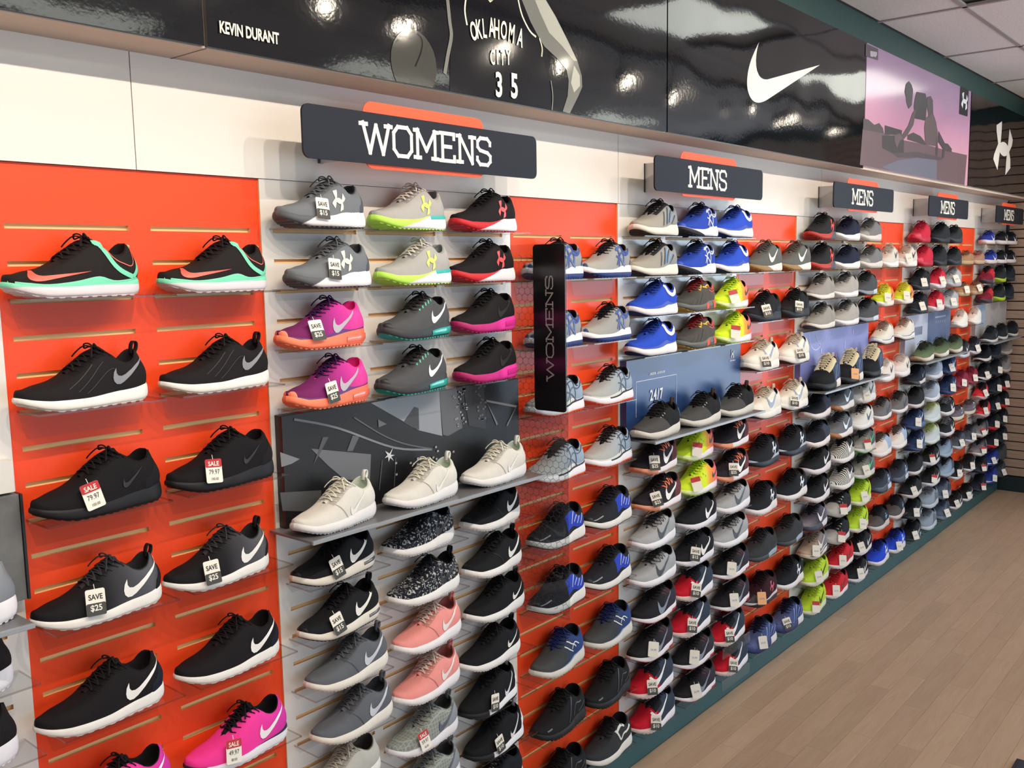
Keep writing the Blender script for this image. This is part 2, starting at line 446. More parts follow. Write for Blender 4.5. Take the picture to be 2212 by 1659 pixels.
nt.links.new(oi.outputs['Random'], mr.inputs[0]); nt.links.new(mr.outputs[0], hv.inputs['Value']); nt.links.new(c1, hv.inputs['Color'])
nt.links.new(hv.outputs[0], p.inputs['Base Color']); p.inputs['Roughness'].default_value = .32
bump(nt, p, n.outputs[0], .02, .002)
FLOOR = m
PX0, PX1, PY0 = 2.2, X_END, -2.75
floor = ob('floor', boxmesh('floor', -4.0, X_END, -7.0, .1, -.08, -.005), plain('#8a6d56', .7)); tag(floor, kind='structure')
for i, (a, b, c, d) in enumerate(((-4.0, PX0, -7.0, -.0), (PX0, PX1, -7.0, PY0))):
    ob('floor_area', boxmesh('floor_area', a, b, c, d, -.005, 0), FLOOR, floor)
pw, pl = .098, .74
pmesh = boxmesh('plank', 0, pl, 0, pw, -.005, 0); 
row = 0; yy = -.03
while yy > PY0:
    x = PX0 - random.random() * pl
    y0 = max(yy - pw, PY0)
    while x < PX1:
        a, b = max(x, PX0), min(x + pl, PX1)
        if b - a > .02:
            o = ob('plank', pmesh, FLOOR, floor, (a + .0004, y0 + .0004, 0)); o.scale = ((b - a - .0008) / pl, (yy - y0 - .0008) / pw, 1)
        x += pl
    yy -= pw; row += 1
# ---- ceiling: lay-in tiles on a grid
m, nt, p = newmat('ceiling_tile'); tc = node(nt, 'ShaderNodeTexCoord'); n = node(nt, 'ShaderNodeTexNoise'); n.inputs['Scale'].default_value = 90; n.inputs['Detail'].default_value = 4
nt.links.new(tc.outputs['Object'], n.inputs['Vector']); nt.links.new(ramp(nt, n.outputs[0], [(.35, '#d9d4d3'), (.6, '#e6e1e0')]), p.inputs['Base Color'])
p.inputs['Roughness'].default_value = .9; bump(nt, p, n.outputs[0], .3, .002)
TILE = m
ceil = ob('ceiling', boxmesh('ceiling', -4.0, X_END, -7.0, .1, CEIL + .03, CEIL + .1), plain('#b5afac', .9)); tag(ceil, kind='structure')
bar = plain('#a39c9d', .5)
XB = [X_END - .12 - 1.2 * k for k in range(11, -1, -1)]; XB = [round(7.43 + 1.2 * (k - 9), 3) for k in range(0, 12)]
YB = [-.158, -.59, -1.19, -1.79, -2.39, -2.99, -3.59, -4.19, -4.79, -5.39, -5.99, -6.59, -7.0]
troff = {(6, 1), (8, 1), (4, 1), (2, 1), (4, 5), (6, 5), (8, 5), (2, 5), (0, 5), (3, 8), (6, 8)}
LAMP = mat_emit('fluorescent_diffuser', '#f3f6ea', TROFFER)
tilem = {}
for i in range(len(XB) - 1):
    for j in range(len(YB) - 1):
        a, b = max(XB[i], -4.0), min(XB[i + 1], X_END - .02); c, d = YB[j + 1], YB[j]
        if b - a < .1: continue
        if (i, j) in troff:
            if (i, j) == (6, 1): b = 4.74
            t = empty('ceiling_light', ((a + b) / 2, (c + d) / 2, CEIL)); tag(t, 'fluorescent panel light, %s along, %s out from the shoe wall' % (('first', 'second', 'third', 'fourth', 'fifth', 'sixth', 'seventh', 'eighth', 'ninth', 'tenth')[i], {1: 'close', 5: 'midway', 8: 'far'}[j]), 'ceiling light', 'fluorescent ceiling lights')
            ob('diffuser', boxmesh('diffuser', -(b-a)/2 + .05, (b-a)/2 - .05, -(d-c)/2 + .05, (d-c)/2 - .05, .0, .006), LAMP, t)
            V = []; w2, h2 = (b-a)/2 - .01, (d-c)/2 - .01
            ob('frame', boxmesh('frame', -w2, w2, -h2, h2, .007, .02), plain('#d9d6d2', .4), t)
            continue
        key = (round(b - a, 3), round(d - c, 3))
        if key not in tilem: tilem[key] = boxmesh('tile', -(b-a)/2 + .012, (b-a)/2 - .012, -(d-c)/2 + .012, (d-c)/2 - .012, 0, .015)
        ob('tile', tilem[key], TILE, ceil, ((a + b) / 2, (c + d) / 2, CEIL + .004))
for x in XB[1:]:
    if x < X_END: ob('grid_bar', boxmesh('grid_bar', x - .012, x + .012, -7.0, -.158, CEIL - .001, CEIL + .012), bar, ceil)
for y in YB[1:-1]: ob('grid_bar', boxmesh('grid_bar', -4.0, X_END - .02, y - .012, y + .012, CEIL - .001, CEIL + .012), bar, ceil)
# ---- track lamps
tk = empty('light_track', (0, -1.55, CEIL)); tag(tk, 'long black lighting track fixed under the ceiling', 'track')
ob('rail', boxmesh('rail', -2.2, 8.5, -.018, .018, -.03, -.002), plain('#20201f', .5), tk)
BULB = mat_emit('lamp_lens', '#fff1dc', 60)
def can(r0, r1, z0, z1, n=16):
    V = []; F = []
    for k in range(n):
        a = 2 * PI * k / n; V += [(r0 * math.cos(a), r0 * math.sin(a), z0), (r1 * math.cos(a), r1 * math.sin(a), z1)]
    for k in range(n): j = (k + 1) % n; F.append((2*k, 2*j, 2*j+1, 2*k+1))
    F.append(tuple(2*k+1 for k in range(n))); return V, F
shade_me = mesh('lamp_head', *can(.048, .032, -.06, .06), smooth=True, sharp=.6)
lens_me = mesh('lens', *can(.04, .04, -.0401, -.04))
stem_me = boxmesh('stem', -.008, .008, -.008, .008, 0, .1)
LX = [-1.1, -.55, -.1, .36, .83, 1.26, 1.8, 2.35, 2.85, 3.48, 3.98, 4.65, 5.3, 6.17, 7.05, 7.8]
NTH = ['first', 'second', 'third', 'fourth', 'fifth', 'sixth', 'seventh', 'eighth', 'ninth', 'tenth', 'eleventh', 'twelfth', 'thirteenth', 'fourteenth', 'fifteenth', 'sixteenth']
for i, x in enumerate(LX):
    t = empty('track_lamp', (x, -1.55, 3.14)); tag(t, 'black spot lamp, %s along the ceiling track' % NTH[i], 'spot lamp', 'spot lamps on the ceiling track')
    tgt = Vector((x + .05, 0, 2.1)); d = (tgt - Vector((x, -1.55, 3.14))).normalized()
    q = (-d).to_track_quat('Z', 'Y')
    h = ob('lamp_head', shade_me, plain('#1c1c1c', .4), t); h.rotation_mode = 'QUATERNION'; h.rotation_quaternion = q
    l = ob('lens', lens_me, BULB, t); l.rotation_mode = 'QUATERNION'; l.rotation_quaternion = q
    ob('stem', stem_me, plain('#1c1c1c', .4), t, (0, 0, .03))
    sd = bpy.data.lights.new('track_lamp_light', 'SPOT'); sd.energy = SPOT_W * 4 * PI; sd.color = SPOT_COL; sd.spot_size = math.radians(84); sd.spot_blend = .9; sd.shadow_soft_size = .012
    so = bpy.data.objects.new('track_lamp_light', sd); COL.objects.link(so); so.parent = t
    so.location = d * .065; so.rotation_mode = 'QUATERNION'; so.rotation_quaternion = q
PLAYER= [('print_arm', '#6f6f6a', [(2.011, 2.822), (2.127, 2.845), (2.176, 2.805), (2.237, 2.744), (2.289, 2.688), (2.313, 2.644), (2.315, 2.61), (2.294, 2.58), (2.245, 2.518), (2.208, 2.521), (2.235, 2.572), (2.241, 2.62), (2.23, 2.652), (2.179, 2.681), (2.119, 2.705), (2.092, 2.726), (2.051, 2.767)]), ('print_arm_highlight', '#a3a39a', [(2.074, 2.834), (2.127, 2.845), (2.176, 2.805), (2.237, 2.744), (2.289, 2.688), (2.271, 2.685), (2.208, 2.722), (2.142, 2.751), (2.099, 2.801)]), ('print_arm_highlight', '#a8a89e', [(2.271, 2.672), (2.301, 2.645), (2.303, 2.612), (2.27, 2.587), (2.253, 2.615)]), ('print_ball', '#3f3f3b', [(1.64, 2.572), (1.637, 2.595), (1.629, 2.616), (1.615, 2.634), (1.598, 2.648), (1.578, 2.657), (1.556, 2.66), (1.534, 2.657), (1.514, 2.648), (1.497, 2.634), (1.483, 2.616), (1.475, 2.595), (1.472, 2.572), (1.475, 2.549), (1.483, 2.528), (1.497, 2.51), (1.514, 2.496), (1.534, 2.487), (1.556, 2.484), (1.578, 2.487), (1.598, 2.496), (1.615, 2.51), (1.629, 2.528), (1.637, 2.549)]), ('print_neckline', '#c9c4b0', [(1.858, 2.792), (1.88, 2.796), (1.867, 2.787)])]
PLINES= [('print_seam', '#15151a', 0.0049, [(1.491, 2.616), (1.523, 2.643), (1.563, 2.652), (1.587, 2.637), (1.581, 2.605), (1.559, 2.566)]), ('print_side_line', '#74746e', 0.0127, [(1.689, 2.765), (1.696, 2.704), (1.701, 2.667), (1.686, 2.616), (1.671, 2.562)]), ('print_piping', '#d8d4c2', 0.0059, [(1.764, 2.78), (1.758, 2.744), (1.766, 2.707)]), ('print_piping', '#d8d4c2', 0.0059, [(1.991, 2.824), (2.01, 2.778), (2.045, 2.74), (2.076, 2.727)]), ('print_piping', '#bdb9a8', 0.0059, [(2.092, 2.726), (2.105, 2.699), (2.102, 2.673)]), ('print_side_line', '#74746e', 0.0049, [(2.147, 2.608), (2.156, 2.563), (2.151, 2.519)])]
JERSEY= [('O', 1.79, 2.695, 0.052), ('K', 1.812, 2.704, 0.052), ('L', 1.836, 2.71, 0.052), ('A', 1.868, 2.718, 0.055), ('H', 1.89, 2.718, 0.055), ('O', 1.922, 2.72, 0.053), ('M', 1.957, 2.718, 0.054), ('A', 1.998, 2.712, 0.054), ('C', 1.87, 2.636, 0.043), ('I', 1.892, 2.64, 0.043), ('T', 1.914, 2.641, 0.043), ('Y', 1.941, 2.646, 0.043), ('3', 1.896, 2.552, 0.093), ('5', 1.966, 2.557, 0.094)]
PINK= [('print_ground', '#7a5e64', [(4.836, 2.719), (5.175, 2.728), (5.513, 2.72), (5.901, 2.729), (6.451, 2.73), (6.82, 2.736), (6.788, 2.531), (4.808, 2.525)]), ('print_treeline', '#6b5a5c', [(4.844, 2.775), (4.915, 2.776), (5.008, 2.758), (5.081, 2.775), (5.144, 2.753), (5.161, 2.727), (4.84, 2.717)]), ('print_treeline', '#5f5154', [(5.556, 2.754), (5.664, 2.779), (5.795, 2.771), (5.882, 2.748), (5.902, 2.726), (5.558, 2.729)]), ('print_treeline', '#675a5f', [(6.291, 2.772), (6.367, 2.773), (6.458, 2.748), (6.452, 2.725), (6.298, 2.724)]), ('print_shade', '#7d7d92', [(5.15, 2.544), (5.404, 2.599), (5.744, 2.639), (6.14, 2.652), (6.157, 2.525), (5.535, 2.515)]), ('print_block', '#4a3c40', [(5.17, 2.772), (5.461, 2.772), (5.457, 2.745), (5.175, 2.721)]), ('print_tire', '#55484a', [(5.134, 2.713), (5.464, 2.745), (5.498, 2.714), (5.505, 2.646), (5.312, 2.631), (5.14, 2.646)]), ('print_shade', '#5b4c58', [(5.312, 2.631), (5.74, 2.674), (6.266, 2.678), (6.231, 2.659), (5.744, 2.639), (5.403, 2.614)]), ('print_head', '#5a4c58', [(5.553, 3.059), (5.602, 3.044), (5.629, 3.018), (5.625, 2.978), (5.615, 2.93), (5.563, 2.904), (5.52, 2.936), (5.51, 2.964), (5.484, 2.99), (5.502, 3.036)]), ('print_torso', '#463a48', [(5.701, 3.017), (5.865, 3.027), (5.904, 2.981), (5.884, 2.869), (5.784, 2.866), (5.686, 2.861), (5.654, 2.932), (5.673, 2.979)]), ('print_hip', '#6d5a68', [(5.901, 3.011), (5.968, 3.025), (6.014, 3.004), (6.029, 2.928), (6.102, 2.878), (6.029, 2.818), (5.994, 2.815), (5.93, 2.917), (5.897, 2.97)]), ('print_thigh', '#8b7076', [(5.882, 2.886), (6.015, 2.926), (6.102, 2.872), (6.135, 2.828), (6.161, 2.772), (6.129, 2.737), (5.901, 2.729), (5.864, 2.823)]), ('print_arm', '#7b626c', [(5.696, 2.917), (5.659, 2.823), (5.556, 2.754), (5.49, 2.723), (5.45, 2.739), (5.565, 2.809), (5.635, 2.89)]), ('print_hand', '#94787e', [(5.331, 2.733), (5.418, 2.751), (5.489, 2.728), (5.423, 2.708), (5.382, 2.666), (5.335, 2.7)]), ('print_shin', '#6d5862', [(6.12, 2.805), (6.159, 2.718), (6.146, 2.68), (6.109, 2.682), (6.107, 2.767)]), ('print_shin', '#67535e', [(6.153, 2.835), (6.311, 2.763), (6.293, 2.685), (6.248, 2.671), (6.259, 2.732), (6.162, 2.766)]), ('print_corner_box', '#8a7684', [(4.841, 3.154), (5.026, 3.155), (5.031, 3.098), (4.843, 3.092)]), ('print_corner_mark', '#b5aab4', [(4.91, 3.128), (5.01, 3.137), (5.011, 3.122), (4.99, 3.107), (4.964, 3.108), (4.939, 3.101), (4.913, 3.102)]), ('print_logo_box', '#14141c', [(6.597, 3.165), (6.789, 3.164), (6.787, 2.99), (6.59, 2.986)])]
CITY= [('print_sky', '#8a8f96', [(1.474, 1.665), (1.744, 1.678), (1.753, 1.53), (1.657, 1.561), (1.585, 1.602)]), ('print_tower', '#3c3e42', [(1.594, 1.594), (1.639, 1.634), (1.657, 1.627), (1.657, 1.563), (1.625, 1.576)]), ('print_building', '#5a5c60', [(1.744, 1.678), (1.819, 1.675), (1.843, 1.542), (1.778, 1.526), (1.756, 1.533)]), ('print_building', '#2e3034', [(1.85, 1.672), (1.946, 1.667), (1.952, 1.522), (1.872, 1.545)]), ('print_lit_wall', '#63656a', [(1.261, 1.57), (1.467, 1.521), (1.459, 1.446), (1.369, 1.467), (1.312, 1.518)]), ('print_beam', '#56585c', [(1.403, 1.583), (1.428, 1.579), (1.401, 1.541), (1.381, 1.544)]), ('print_beam', '#4a4c50', [(1.301, 1.595), (1.32, 1.592), (1.287, 1.55), (1.266, 1.526)]), ('print_street', '#4b4d50', [(1.157, 1.473), (1.289, 1.453), (1.279, 1.396), (1.162, 1.424)]), ('print_wedge', '#77797d', [(1.163, 1.577), (1.223, 1.549), (1.197, 1.541), (1.165, 1.538)]), ('print_wedge', '#606266', [(1.497, 1.616), (1.529, 1.598), (1.498, 1.593)]), ('print_star', '#c8cacc', [(1.536, 1.512), (1.55, 1.527), (1.54, 1.508), (1.556, 1.504), (1.542, 1.502), (1.551, 1.488), (1.538, 1.499), (1.531, 1.488), (1.53, 1.503), (1.517, 1.502), (1.528, 1.509), (1.519, 1.522)])]
CLINES= [('print_rail', '#7a7c80', 0.0058, [(1.211, 1.655), (1.352, 1.612), (1.554, 1.526), (1.707, 1.496)]), ('print_rail', '#55575b', 0.0041, [(1.41, 1.633), (1.512, 1.569), (1.6, 1.529), (1.707, 1.498)]), ('print_truss', '#6a6c70', 0.0083, [(2.006, 1.529), (1.955, 1.613), (2.103, 1.576), (2.054, 1.519)]), ('print_pole', '#55575b', 0.0029, [(1.507, 1.497), (1.492, 1.414)]), ('print_pole', '#55575b', 0.0025, [(1.559, 1.495), (1.549, 1.412)])]
# ================================================================== posters, signs, banners, divider
GLOSS = mat_laminate('glossy_black_print', '#0e1014', .07, .012, .00012, .6, 1.9)
def gloss(col):
    k = ('gl', col)
    if k not in MATS: MATS[k] = mat_laminate('glossy_print', col, .09, .008, .00006, .5, 1.7)
    return MATS[k]
YP = -.162
def poster(label, x0, x1, z0, z1, mat):
    t = empty('wall_poster', ((x0 + x1) / 2, -.15, z0)); tag(t, label, 'poster')
    ob('poster_sheet', boxmesh('poster_sheet', x0, x1, YP, -.1585 if z1 > 3.17 else -.1505, z0, z1), mat, t).matrix_parent_inverse = Matrix.Translation(-t.location)
    return t
def put(o, t):
    o.parent = t; o.matrix_parent_inverse = Matrix.Translation(-t.location); return o
PZ0, PZ1 = 2.518, 3.163
p1 = poster('plain glossy black poster at the near end of the bulkhead', -1.1, .93, PZ0, PZ1, GLOSS)
p2 = poster('glossy black poster of a basketball player in a city jersey', .938, 2.846, PZ0, PZ1, GLOSS)
p3 = poster('glossy black poster with one big white check mark', 2.854, 4.86, PZ0, PZ1, GLOSS)
PINKM, nt, p = newmat('pink_sky_print')
tc = node(nt, 'ShaderNodeTexCoord'); sp = node(nt, 'ShaderNodeSeparateXYZ'); nt.links.new(tc.outputs['Generated'], sp.inputs[0])
n = node(nt, 'ShaderNodeTexNoise'); n.inputs['Scale'].default_value = 2.5; nt.links.new(tc.outputs['Object'], n.inputs['Vector'])
ad = node(nt, 'ShaderNodeMath', operation='MULTIPLY_ADD'); ad.inputs[1].default_value = .35; nt.links.new(n.outputs[0], ad.inputs[0]); nt.links.new(sp.outputs[2], ad.inputs[2])
nt.links.new(ramp(nt, ad.outputs[0], [(.35, '#cf9cb0'), (.65, '#c795b2'), (1.0, '#a98bab')]), p.inputs['Base Color']); p.inputs['Roughness'].default_value = .16
p4 = poster('pink toned poster of an athlete crouching beside a tyre', 4.868, 6.86, PZ0 + .014, PZ1, PINKM)
p5 = poster('glossy black poster with a white interlocked emblem by the corner', 6.88, X_END - .03, PZ0 + .014, PZ1, GLOSS)
def clipz(poly, z0):
    """cut an outline at the poster's lower edge"""
    out = []
    for i in range(len(poly)):
        a, b = poly[i - 1], poly[i]
        if (a[1] >= z0) != (b[1] >= z0):
            t = (z0 - a[1]) / (b[1] - a[1]); out.append((a[0] + (b[0] - a[0]) * t, z0))
        if b[1] >= z0: out.append(b)
    return out
def extend_top(poly, z, zt):
    return [(x + (zt - z) * .05, zt) if zz > z else (x, zz) for x, zz in poly]
lay = [0]
def pr_(t, name, col, poly, y=YP, z0=PZ0 + .001, glossy=True, step=.0001):
    lay[0] += 1
    poly = clipz(poly, z0)
    return put(flat_print(name, poly, y - .0008 - step * lay[0], gloss(col) if glossy else plain(col, .5), None), t)
# player print: jersey field, arm, ball, piping, lettering
lay[0] = 0
pr_(p2, 'print_jersey', '#101116', [(1.69, 2.52), (1.70, 2.70), (1.685, 3.0), (1.70, 3.16), (2.12, 3.16), (2.02, 2.83), (2.08, 2.73), (2.11, 2.67), (2.14, 2.60), (2.15, 2.52)])
for nm, col, poly in PLAYER:
    # the photograph cuts the figure off; arm and neck go on upward
    if nm == 'print_arm': poly = [(1.93, 3.06), (2.08, 3.10)] + poly[1:] + poly[:1]
    pr_(p2, nm, col, poly)
for nm, col, wd, pts in PLINES: pr_(p2, nm, col, ribbon2(smooth_line(pts, 4), wd))
pr_(p2, 'print_piping', '#d8d4c2', ribbon2([(1.764, 2.78), (1.78, 2.9), (1.80, 3.05)], .006)); pr_(p2, 'print_piping', '#d8d4c2', ribbon2([(1.991, 2.82), (1.96, 2.92), (1.95, 3.05)], .006))
CREAM = gloss('#e6e2cf')
for i, (ch, x, z, h) in enumerate(JERSEY):
    big = ch in '35'
    o = ob('print_letter', text_mesh(ch, 1.0, .5 if not big else .62, 0, 'CENTER', .02 if not big else .03), CREAM); o.scale = (h, h, h)
    if big: o.scale = (h * .9, h, h * .78); z += h * .11
    o.location = (x, YP - .0042, z); put(o, p2)
    if not big and i < 8: o.rotation_euler = (0, math.radians((i - 3.5) * 3.2), 0)
o = ob('print_caption', text_mesh('KEVIN DURANT', .0265, .62, 0, 'LEFT', .03), CREAM); o.location = (.966, YP - .0042, 2.5635); put(o, p2)
# check mark
lay[0] = 0
def outline_at(out, cx, cz, sx, sz, rot=0.0):
    c, s = math.cos(rot), math.sin(rot)
    return [(cx + (x * c - y * s) * sx, cz + (x * s + y * c) * sz) for x, y in out]
pr_(p3, 'print_check', '#f0ebdf', outline_at(CHECK, 3.872, 2.835, .76, .72, .0))
def emblem(t, cx, cz, h, col, y, glossy=True, asp=1.0, wdt=.05):
    for out in (EMB_A, EMB_B): put(flat_print('print_emblem', outline_at(out, cx, cz, h * asp, h), y, gloss(col) if glossy else plain(col, .5), None), t)
    put(flat_print('print_emblem', outline_at(ribbon2(EMB_R + EMB_R[:1], wdt), cx, cz, h * asp, h), y - .0003, gloss(col) if glossy else plain(col, .5), None), t)
emblem(p5, 7.80, 2.86, .375, '#efece6', YP - .002, asp=3.3)
lay[0] = 0
def dk(h, f): return '#' + ''.join('%02x' % int(int(h[i:i+2], 16) * f) for i in (1, 3, 5))
for nm, col, poly in PINK: col = col if 'corner_mark' in nm else dk(col, .78 if 'ground' in nm or 'shade' in nm else .62); pr_(p4, nm, col, poly, z0=PZ0 + .015, glossy=False)
emblem(p4, 6.695, 3.08, .11, '#dcdce4', YP - .0042, False, 3.0, .05)

# ---- department signs
NAVY = plain('#1a1f2a', .6, 0, .25); ACC = plain('#f2552c', .5); LET = plain('#ece8dc', .5); STEEL = plain('#8b8f96', .35, .8)
GLYPH = {
 'W': (1.25, [[(.02, 1), (.32, 0)], [(.32, 0), (.62, .95)], [(.62, .95), (.93, 0)], [(.93, 0), (1.23, 1)], [(-.1, .96), (.2, .96)], [(1.05, .96), (1.35, .96)]]),
 'O': (.86, [[(.2, 1), (.66, 1)], [(.66, 1), (.86, .78)], [(.86, .78), (.86, .22)], [(.86, .22), (.66, 0)], [(.66, 0), (.2, 0)], [(.2, 0), (0, .22)], [(0, .22), (0, .78)], [(0, .78), (.2, 1)]]),
 'M': (1.1, [[(.1, 0), (.1, 1)], [(.1, 1), (.55, .28)], [(.55, .28), (1.0, 1)], [(1.0, 1), (1.0, 0)], [(-.05, .02), (.25, .02)], [(.85, .02), (1.15, .02)], [(-.05, .98), (.15, .98)], [(.95, .98), (1.15, .98)]]),
 'E': (.74, [[(.1, 0), (.1, 1)], [(-.02, 0), (.74, 0)], [(-.02, 1), (.72, 1)], [(.1, .52), (.56, .52)], [(.72, 1), (.72, .82)], [(.74, 0), (.74, .18)]]),
 'N': (.9, [[(.1, 0), (.1, 1)], [(.1, 1), (.8, 0)], [(.8, 0), (.8, 1)], [(-.05, .02), (.25, .02)], [(.65, .98), (.98, .98)], [(-.05, .98), (.15, .98)]]),
 'S': (.76, [[(.74, .76), (.74, .86)], [(.74, .86), (.58, 1)], [(.58, 1), (.18, 1)], [(.18, 1), (.02, .86)], [(.02, .86), (.02, .66)], [(.02, .66), (.16, .54)], [(.16, .54), (.6, .46)], [(.6, .46), (.76, .34)], [(.76, .34), (.76, .14)], [(.76, .14), (.6, 0)], [(.6, 0), (.16, 0)], [(.16, 0), (0, .16)], [(0, .16), (0, .26)]]),
}
def glyph_meshes(word, h, wdt, thick, gap=.2, sx=1.0):
    """[(letter mesh, x)] of a slab-serif word, left at x=0; also the total width"""
    out = []; x = 0
    for ch in word:
        w_, strokes = GLYPH[ch]
        key = ('gly', ch, h, wdt, thick, sx)
        if key not in TXT:
            V = []; F = []
            for si, (a, b) in enumerate(strokes):
                dy = si * .00006
                a = Vector((a[0] * h * sx, a[1] * h)); b = Vector((b[0] * h * sx, b[1] * h)); d = (b - a).normalized(); n = Vector((-d.y, d.x)) * wdt / 2; e = d * wdt * .42
                q = [a - e + n, b + e + n, b + e - n, a - e - n]; k = len(V)
                V += [(p.x, dy, p.y) for p in q] + [(p.x, thick, p.y) for p in q]
                F += [tuple(k + i for i in f) for f in ((0, 3, 2, 1), (0, 1, 5, 4), (1, 2, 6, 5), (2, 3, 7, 6), (3, 0, 4, 7))]
            TXT[key] = mesh('letter', V, F)
        out.append((TXT[key], x)); x += (w_ + gap) * h * sx
    return out, x - gap * h * sx
def sign(word, cx, lx, label):
    t = empty('department_sign', (cx, 0, 2.30)); tag(t, label, 'sign', None if word == 'WOMENS' else 'identical department signs')
    def P(o): o.parent = t; return o
    w2 = .447
    P(slab('sign_board', rrect(-w2, w2, .003, .131, .02), -.156, -.150, NAVY))
    P(slab('accent_plate', rrect(-.25, .21, -.008, .16, .03), -.149, -.146, ACC))
    g, tw = glyph_meshes(word, .074, .0102, .0015)
    for me, x in g: ob('letter', me, LET, t, (lx - cx - tw / 2 + x, -.1575, .030))
    for sx in (-.28, .28):
        P(ob('bracket', boxmesh('bracket', sx - .0015, sx + .0015, -.1455, -.0125, .012, .122), plain('#c9c6c6', .4))); P(ob('bracket_foot', boxmesh('bracket_foot', sx - .008, sx + .008, -.0125, -.0095, .012, .122), plain('#4a4a50', .4)))
    return t
sign('WOMENS', 1.633, 1.617, 'navy WOMENS sign with orange accent above the white panel')
for cx, lb in ((3.222, 'navy MENS sign nearest the viewer, beside the WOMENS sign'), (4.93, 'navy MENS sign under the check mark poster, second of its row'), (6.49, 'navy MENS sign under the pink poster, third of its row'), (8.16, 'navy MENS sign in the far corner, last of its row')):
    sign('MENS', cx, cx - .045, lb)

# ---- clear divider with hexagon print and an upright WOMENS strip
dv = empty('divider_panel', (2.124, 0, .88)); tag(dv, 'clear acrylic divider with hexagon print and black WOMENS strip', 'divider')
def PD(o): o.parent = dv; o.matrix_parent_inverse = Matrix.Translation(-dv.location); return o
PD(ob('pane', boxmesh('pane', 2.1225, 2.1265, -.235, -.008, .88, 2.105, .001), PANE))
PD(slab('strip', rrect(-.232, -.105, 1.57, 2.103, .012), 0, .004, plain('#120f12', .25)))
strip = dv.children[-1]; strip.matrix_parent_inverse = Matrix.Identity(4); strip.location = (-.006, 0, -.88); strip.rotation_euler = (0, 0, -PI / 2)
strip.data.transform(Matrix.Diagonal((-1, 1, 1, 1))); strip.data.flip_normals()
g, tw = glyph_meshes('WOMENS', .028, .0042, .0008, .16, 1.84)
for me, x in g:
    o = ob('letter', me, plain('#8e8a8a', .5), None)
    # reads upward on the face turned to the viewer
    o.matrix_world = Matrix(((0, 1, 0, 2.1168), (0, 0, 1, -.184), (1, 0, 0, 1.672 + x), (0, 0, 0, 1)))
    o.parent = strip; o.matrix_parent_inverse = (Matrix.Translation(dv.location) @ Matrix.Translation(strip.location) @ Matrix.Rotation(-PI / 2, 4, 'Z')).inverted()
V = []; F = []
R = .0138; hx_, hz_ = R * math.sqrt(3), R * 1.5
j = 0; z = .92
while z < 2.075:
    y = -.03 - (hx_ / 2 if j % 2 else 0)
    while y > -.222:
        if not (y < -.095 and z > 1.55):
            for k in range(3):
                a0, a1 = math.radians(90 + 60 * k), math.radians(150 + 60 * k)
                A = Vector((y + R * math.cos(a0), z + R * math.sin(a0))); B = Vector((y + R * math.cos(a1), z + R * math.sin(a1)))
                d = (B - A).normalized(); n_ = Vector((-d.y, d.x)) * .0006; b = len(V)
                V += [(2.1220, *(A + n_)), (2.1220, *(B + n_)), (2.1220, *(B - n_)), (2.1220, *(A - n_))]; F.append((b, b+1, b+2, b+3))
        y -= hx_
    z += hz_; j += 1
o = PD(ob('hexagon_pattern', mesh('hexagon_pattern', V, F), plain('#4a4448', .6))); tag(o, kind='stuff')

# ---- banner boards with their grey display shelves (one in each white section)
SHELFM = plain('#77777a', .35, .3); SHEDGE = plain('#9aa0a6', .35, .3)
def banner(s, label, mat, slabel, z1=1.668):
    x0, x1 = [(a, b) for n_, a, b in SECT if n_ == s][0]
    t = empty('banner_board', ((x0 + x1) / 2, -.007, 1.375)); tag(t, label, 'banner', None)
    put(ob('board', boxmesh('board', x0 + .012, x1 - .006, -.036, -.0065, 1.374, z1, .001), mat), t)
    sh = empty('display_shelf', ((x0 + x1) / 2, -.007, 1.36)); tag(sh, slabel, 'shelf', None)
    put(ob('shelf_plate', boxmesh('shelf_plate', x0 - .02, x1 - .055, -.178, -.0065, 1.3655, 1.3725, .0015), SHELFM), sh)
    put(ob('front_edge', boxmesh('front_edge', x0 - .02, x1 - .055, -.186, -.1785, 1.3635, 1.3735, .001), SHEDGE), sh)
    return t
YB_ = -.0365
def pb(t, name, col, poly):
    lay[0] += 1; return put(flat_print(name, poly, YB_ - .0001 * lay[0] - .0003, plain(col, .45), None), t)
b1 = banner('W1', 'black and white night city banner behind white sneakers', plain('#191a1d', .35), 'grey metal display shelf carrying the three white sneakers')
lay[0] = 0
for nm, col, poly in CITY: pb(b1, nm, col, poly)
for nm, col, wd, pts in CLINES: pb(b1, nm, col, ribbon2(smooth_line(pts, 5) if nm == 'print_rail' else pts, wd))
random.seed(3)
for k in range(70):   # lit windows of the printed towers and street
    if k < 35: x, z, c = random.uniform(1.80, 1.86), random.uniform(1.545, 1.66), '#8a8c90'
    elif k < 55: x, z, c = random.uniform(1.9, 1.95), random.uniform(1.55, 1.66), '#5c5e62'
    else: x, z, c = random.uniform(1.55, 1.8), random.uniform(1.44, 1.5), '#9a9a98'
    pb(b1, 'print_window', c, [(x, z), (x + .008, z), (x + .008, z + .006), (x, z + .006)]); lay[0] = 20
BL = '#dfe3ea'
b2 = banner('W2', 'blue banner reading 24/7 behind dark grey sneakers', plain('#2b4678', .35), 'grey metal display shelf carrying three dark grey sneakers')
lay[0] = 0
for poly in (ribbon2([(2.834, 1.44), (2.834, 1.58)], .003), ribbon2([(3.142, 1.44), (3.142, 1.58)], .003), ribbon2([(2.8325, 1.58), (3.1435, 1.58)], .003)): pb(b2, 'print_line', '#b8c0d0', poly)
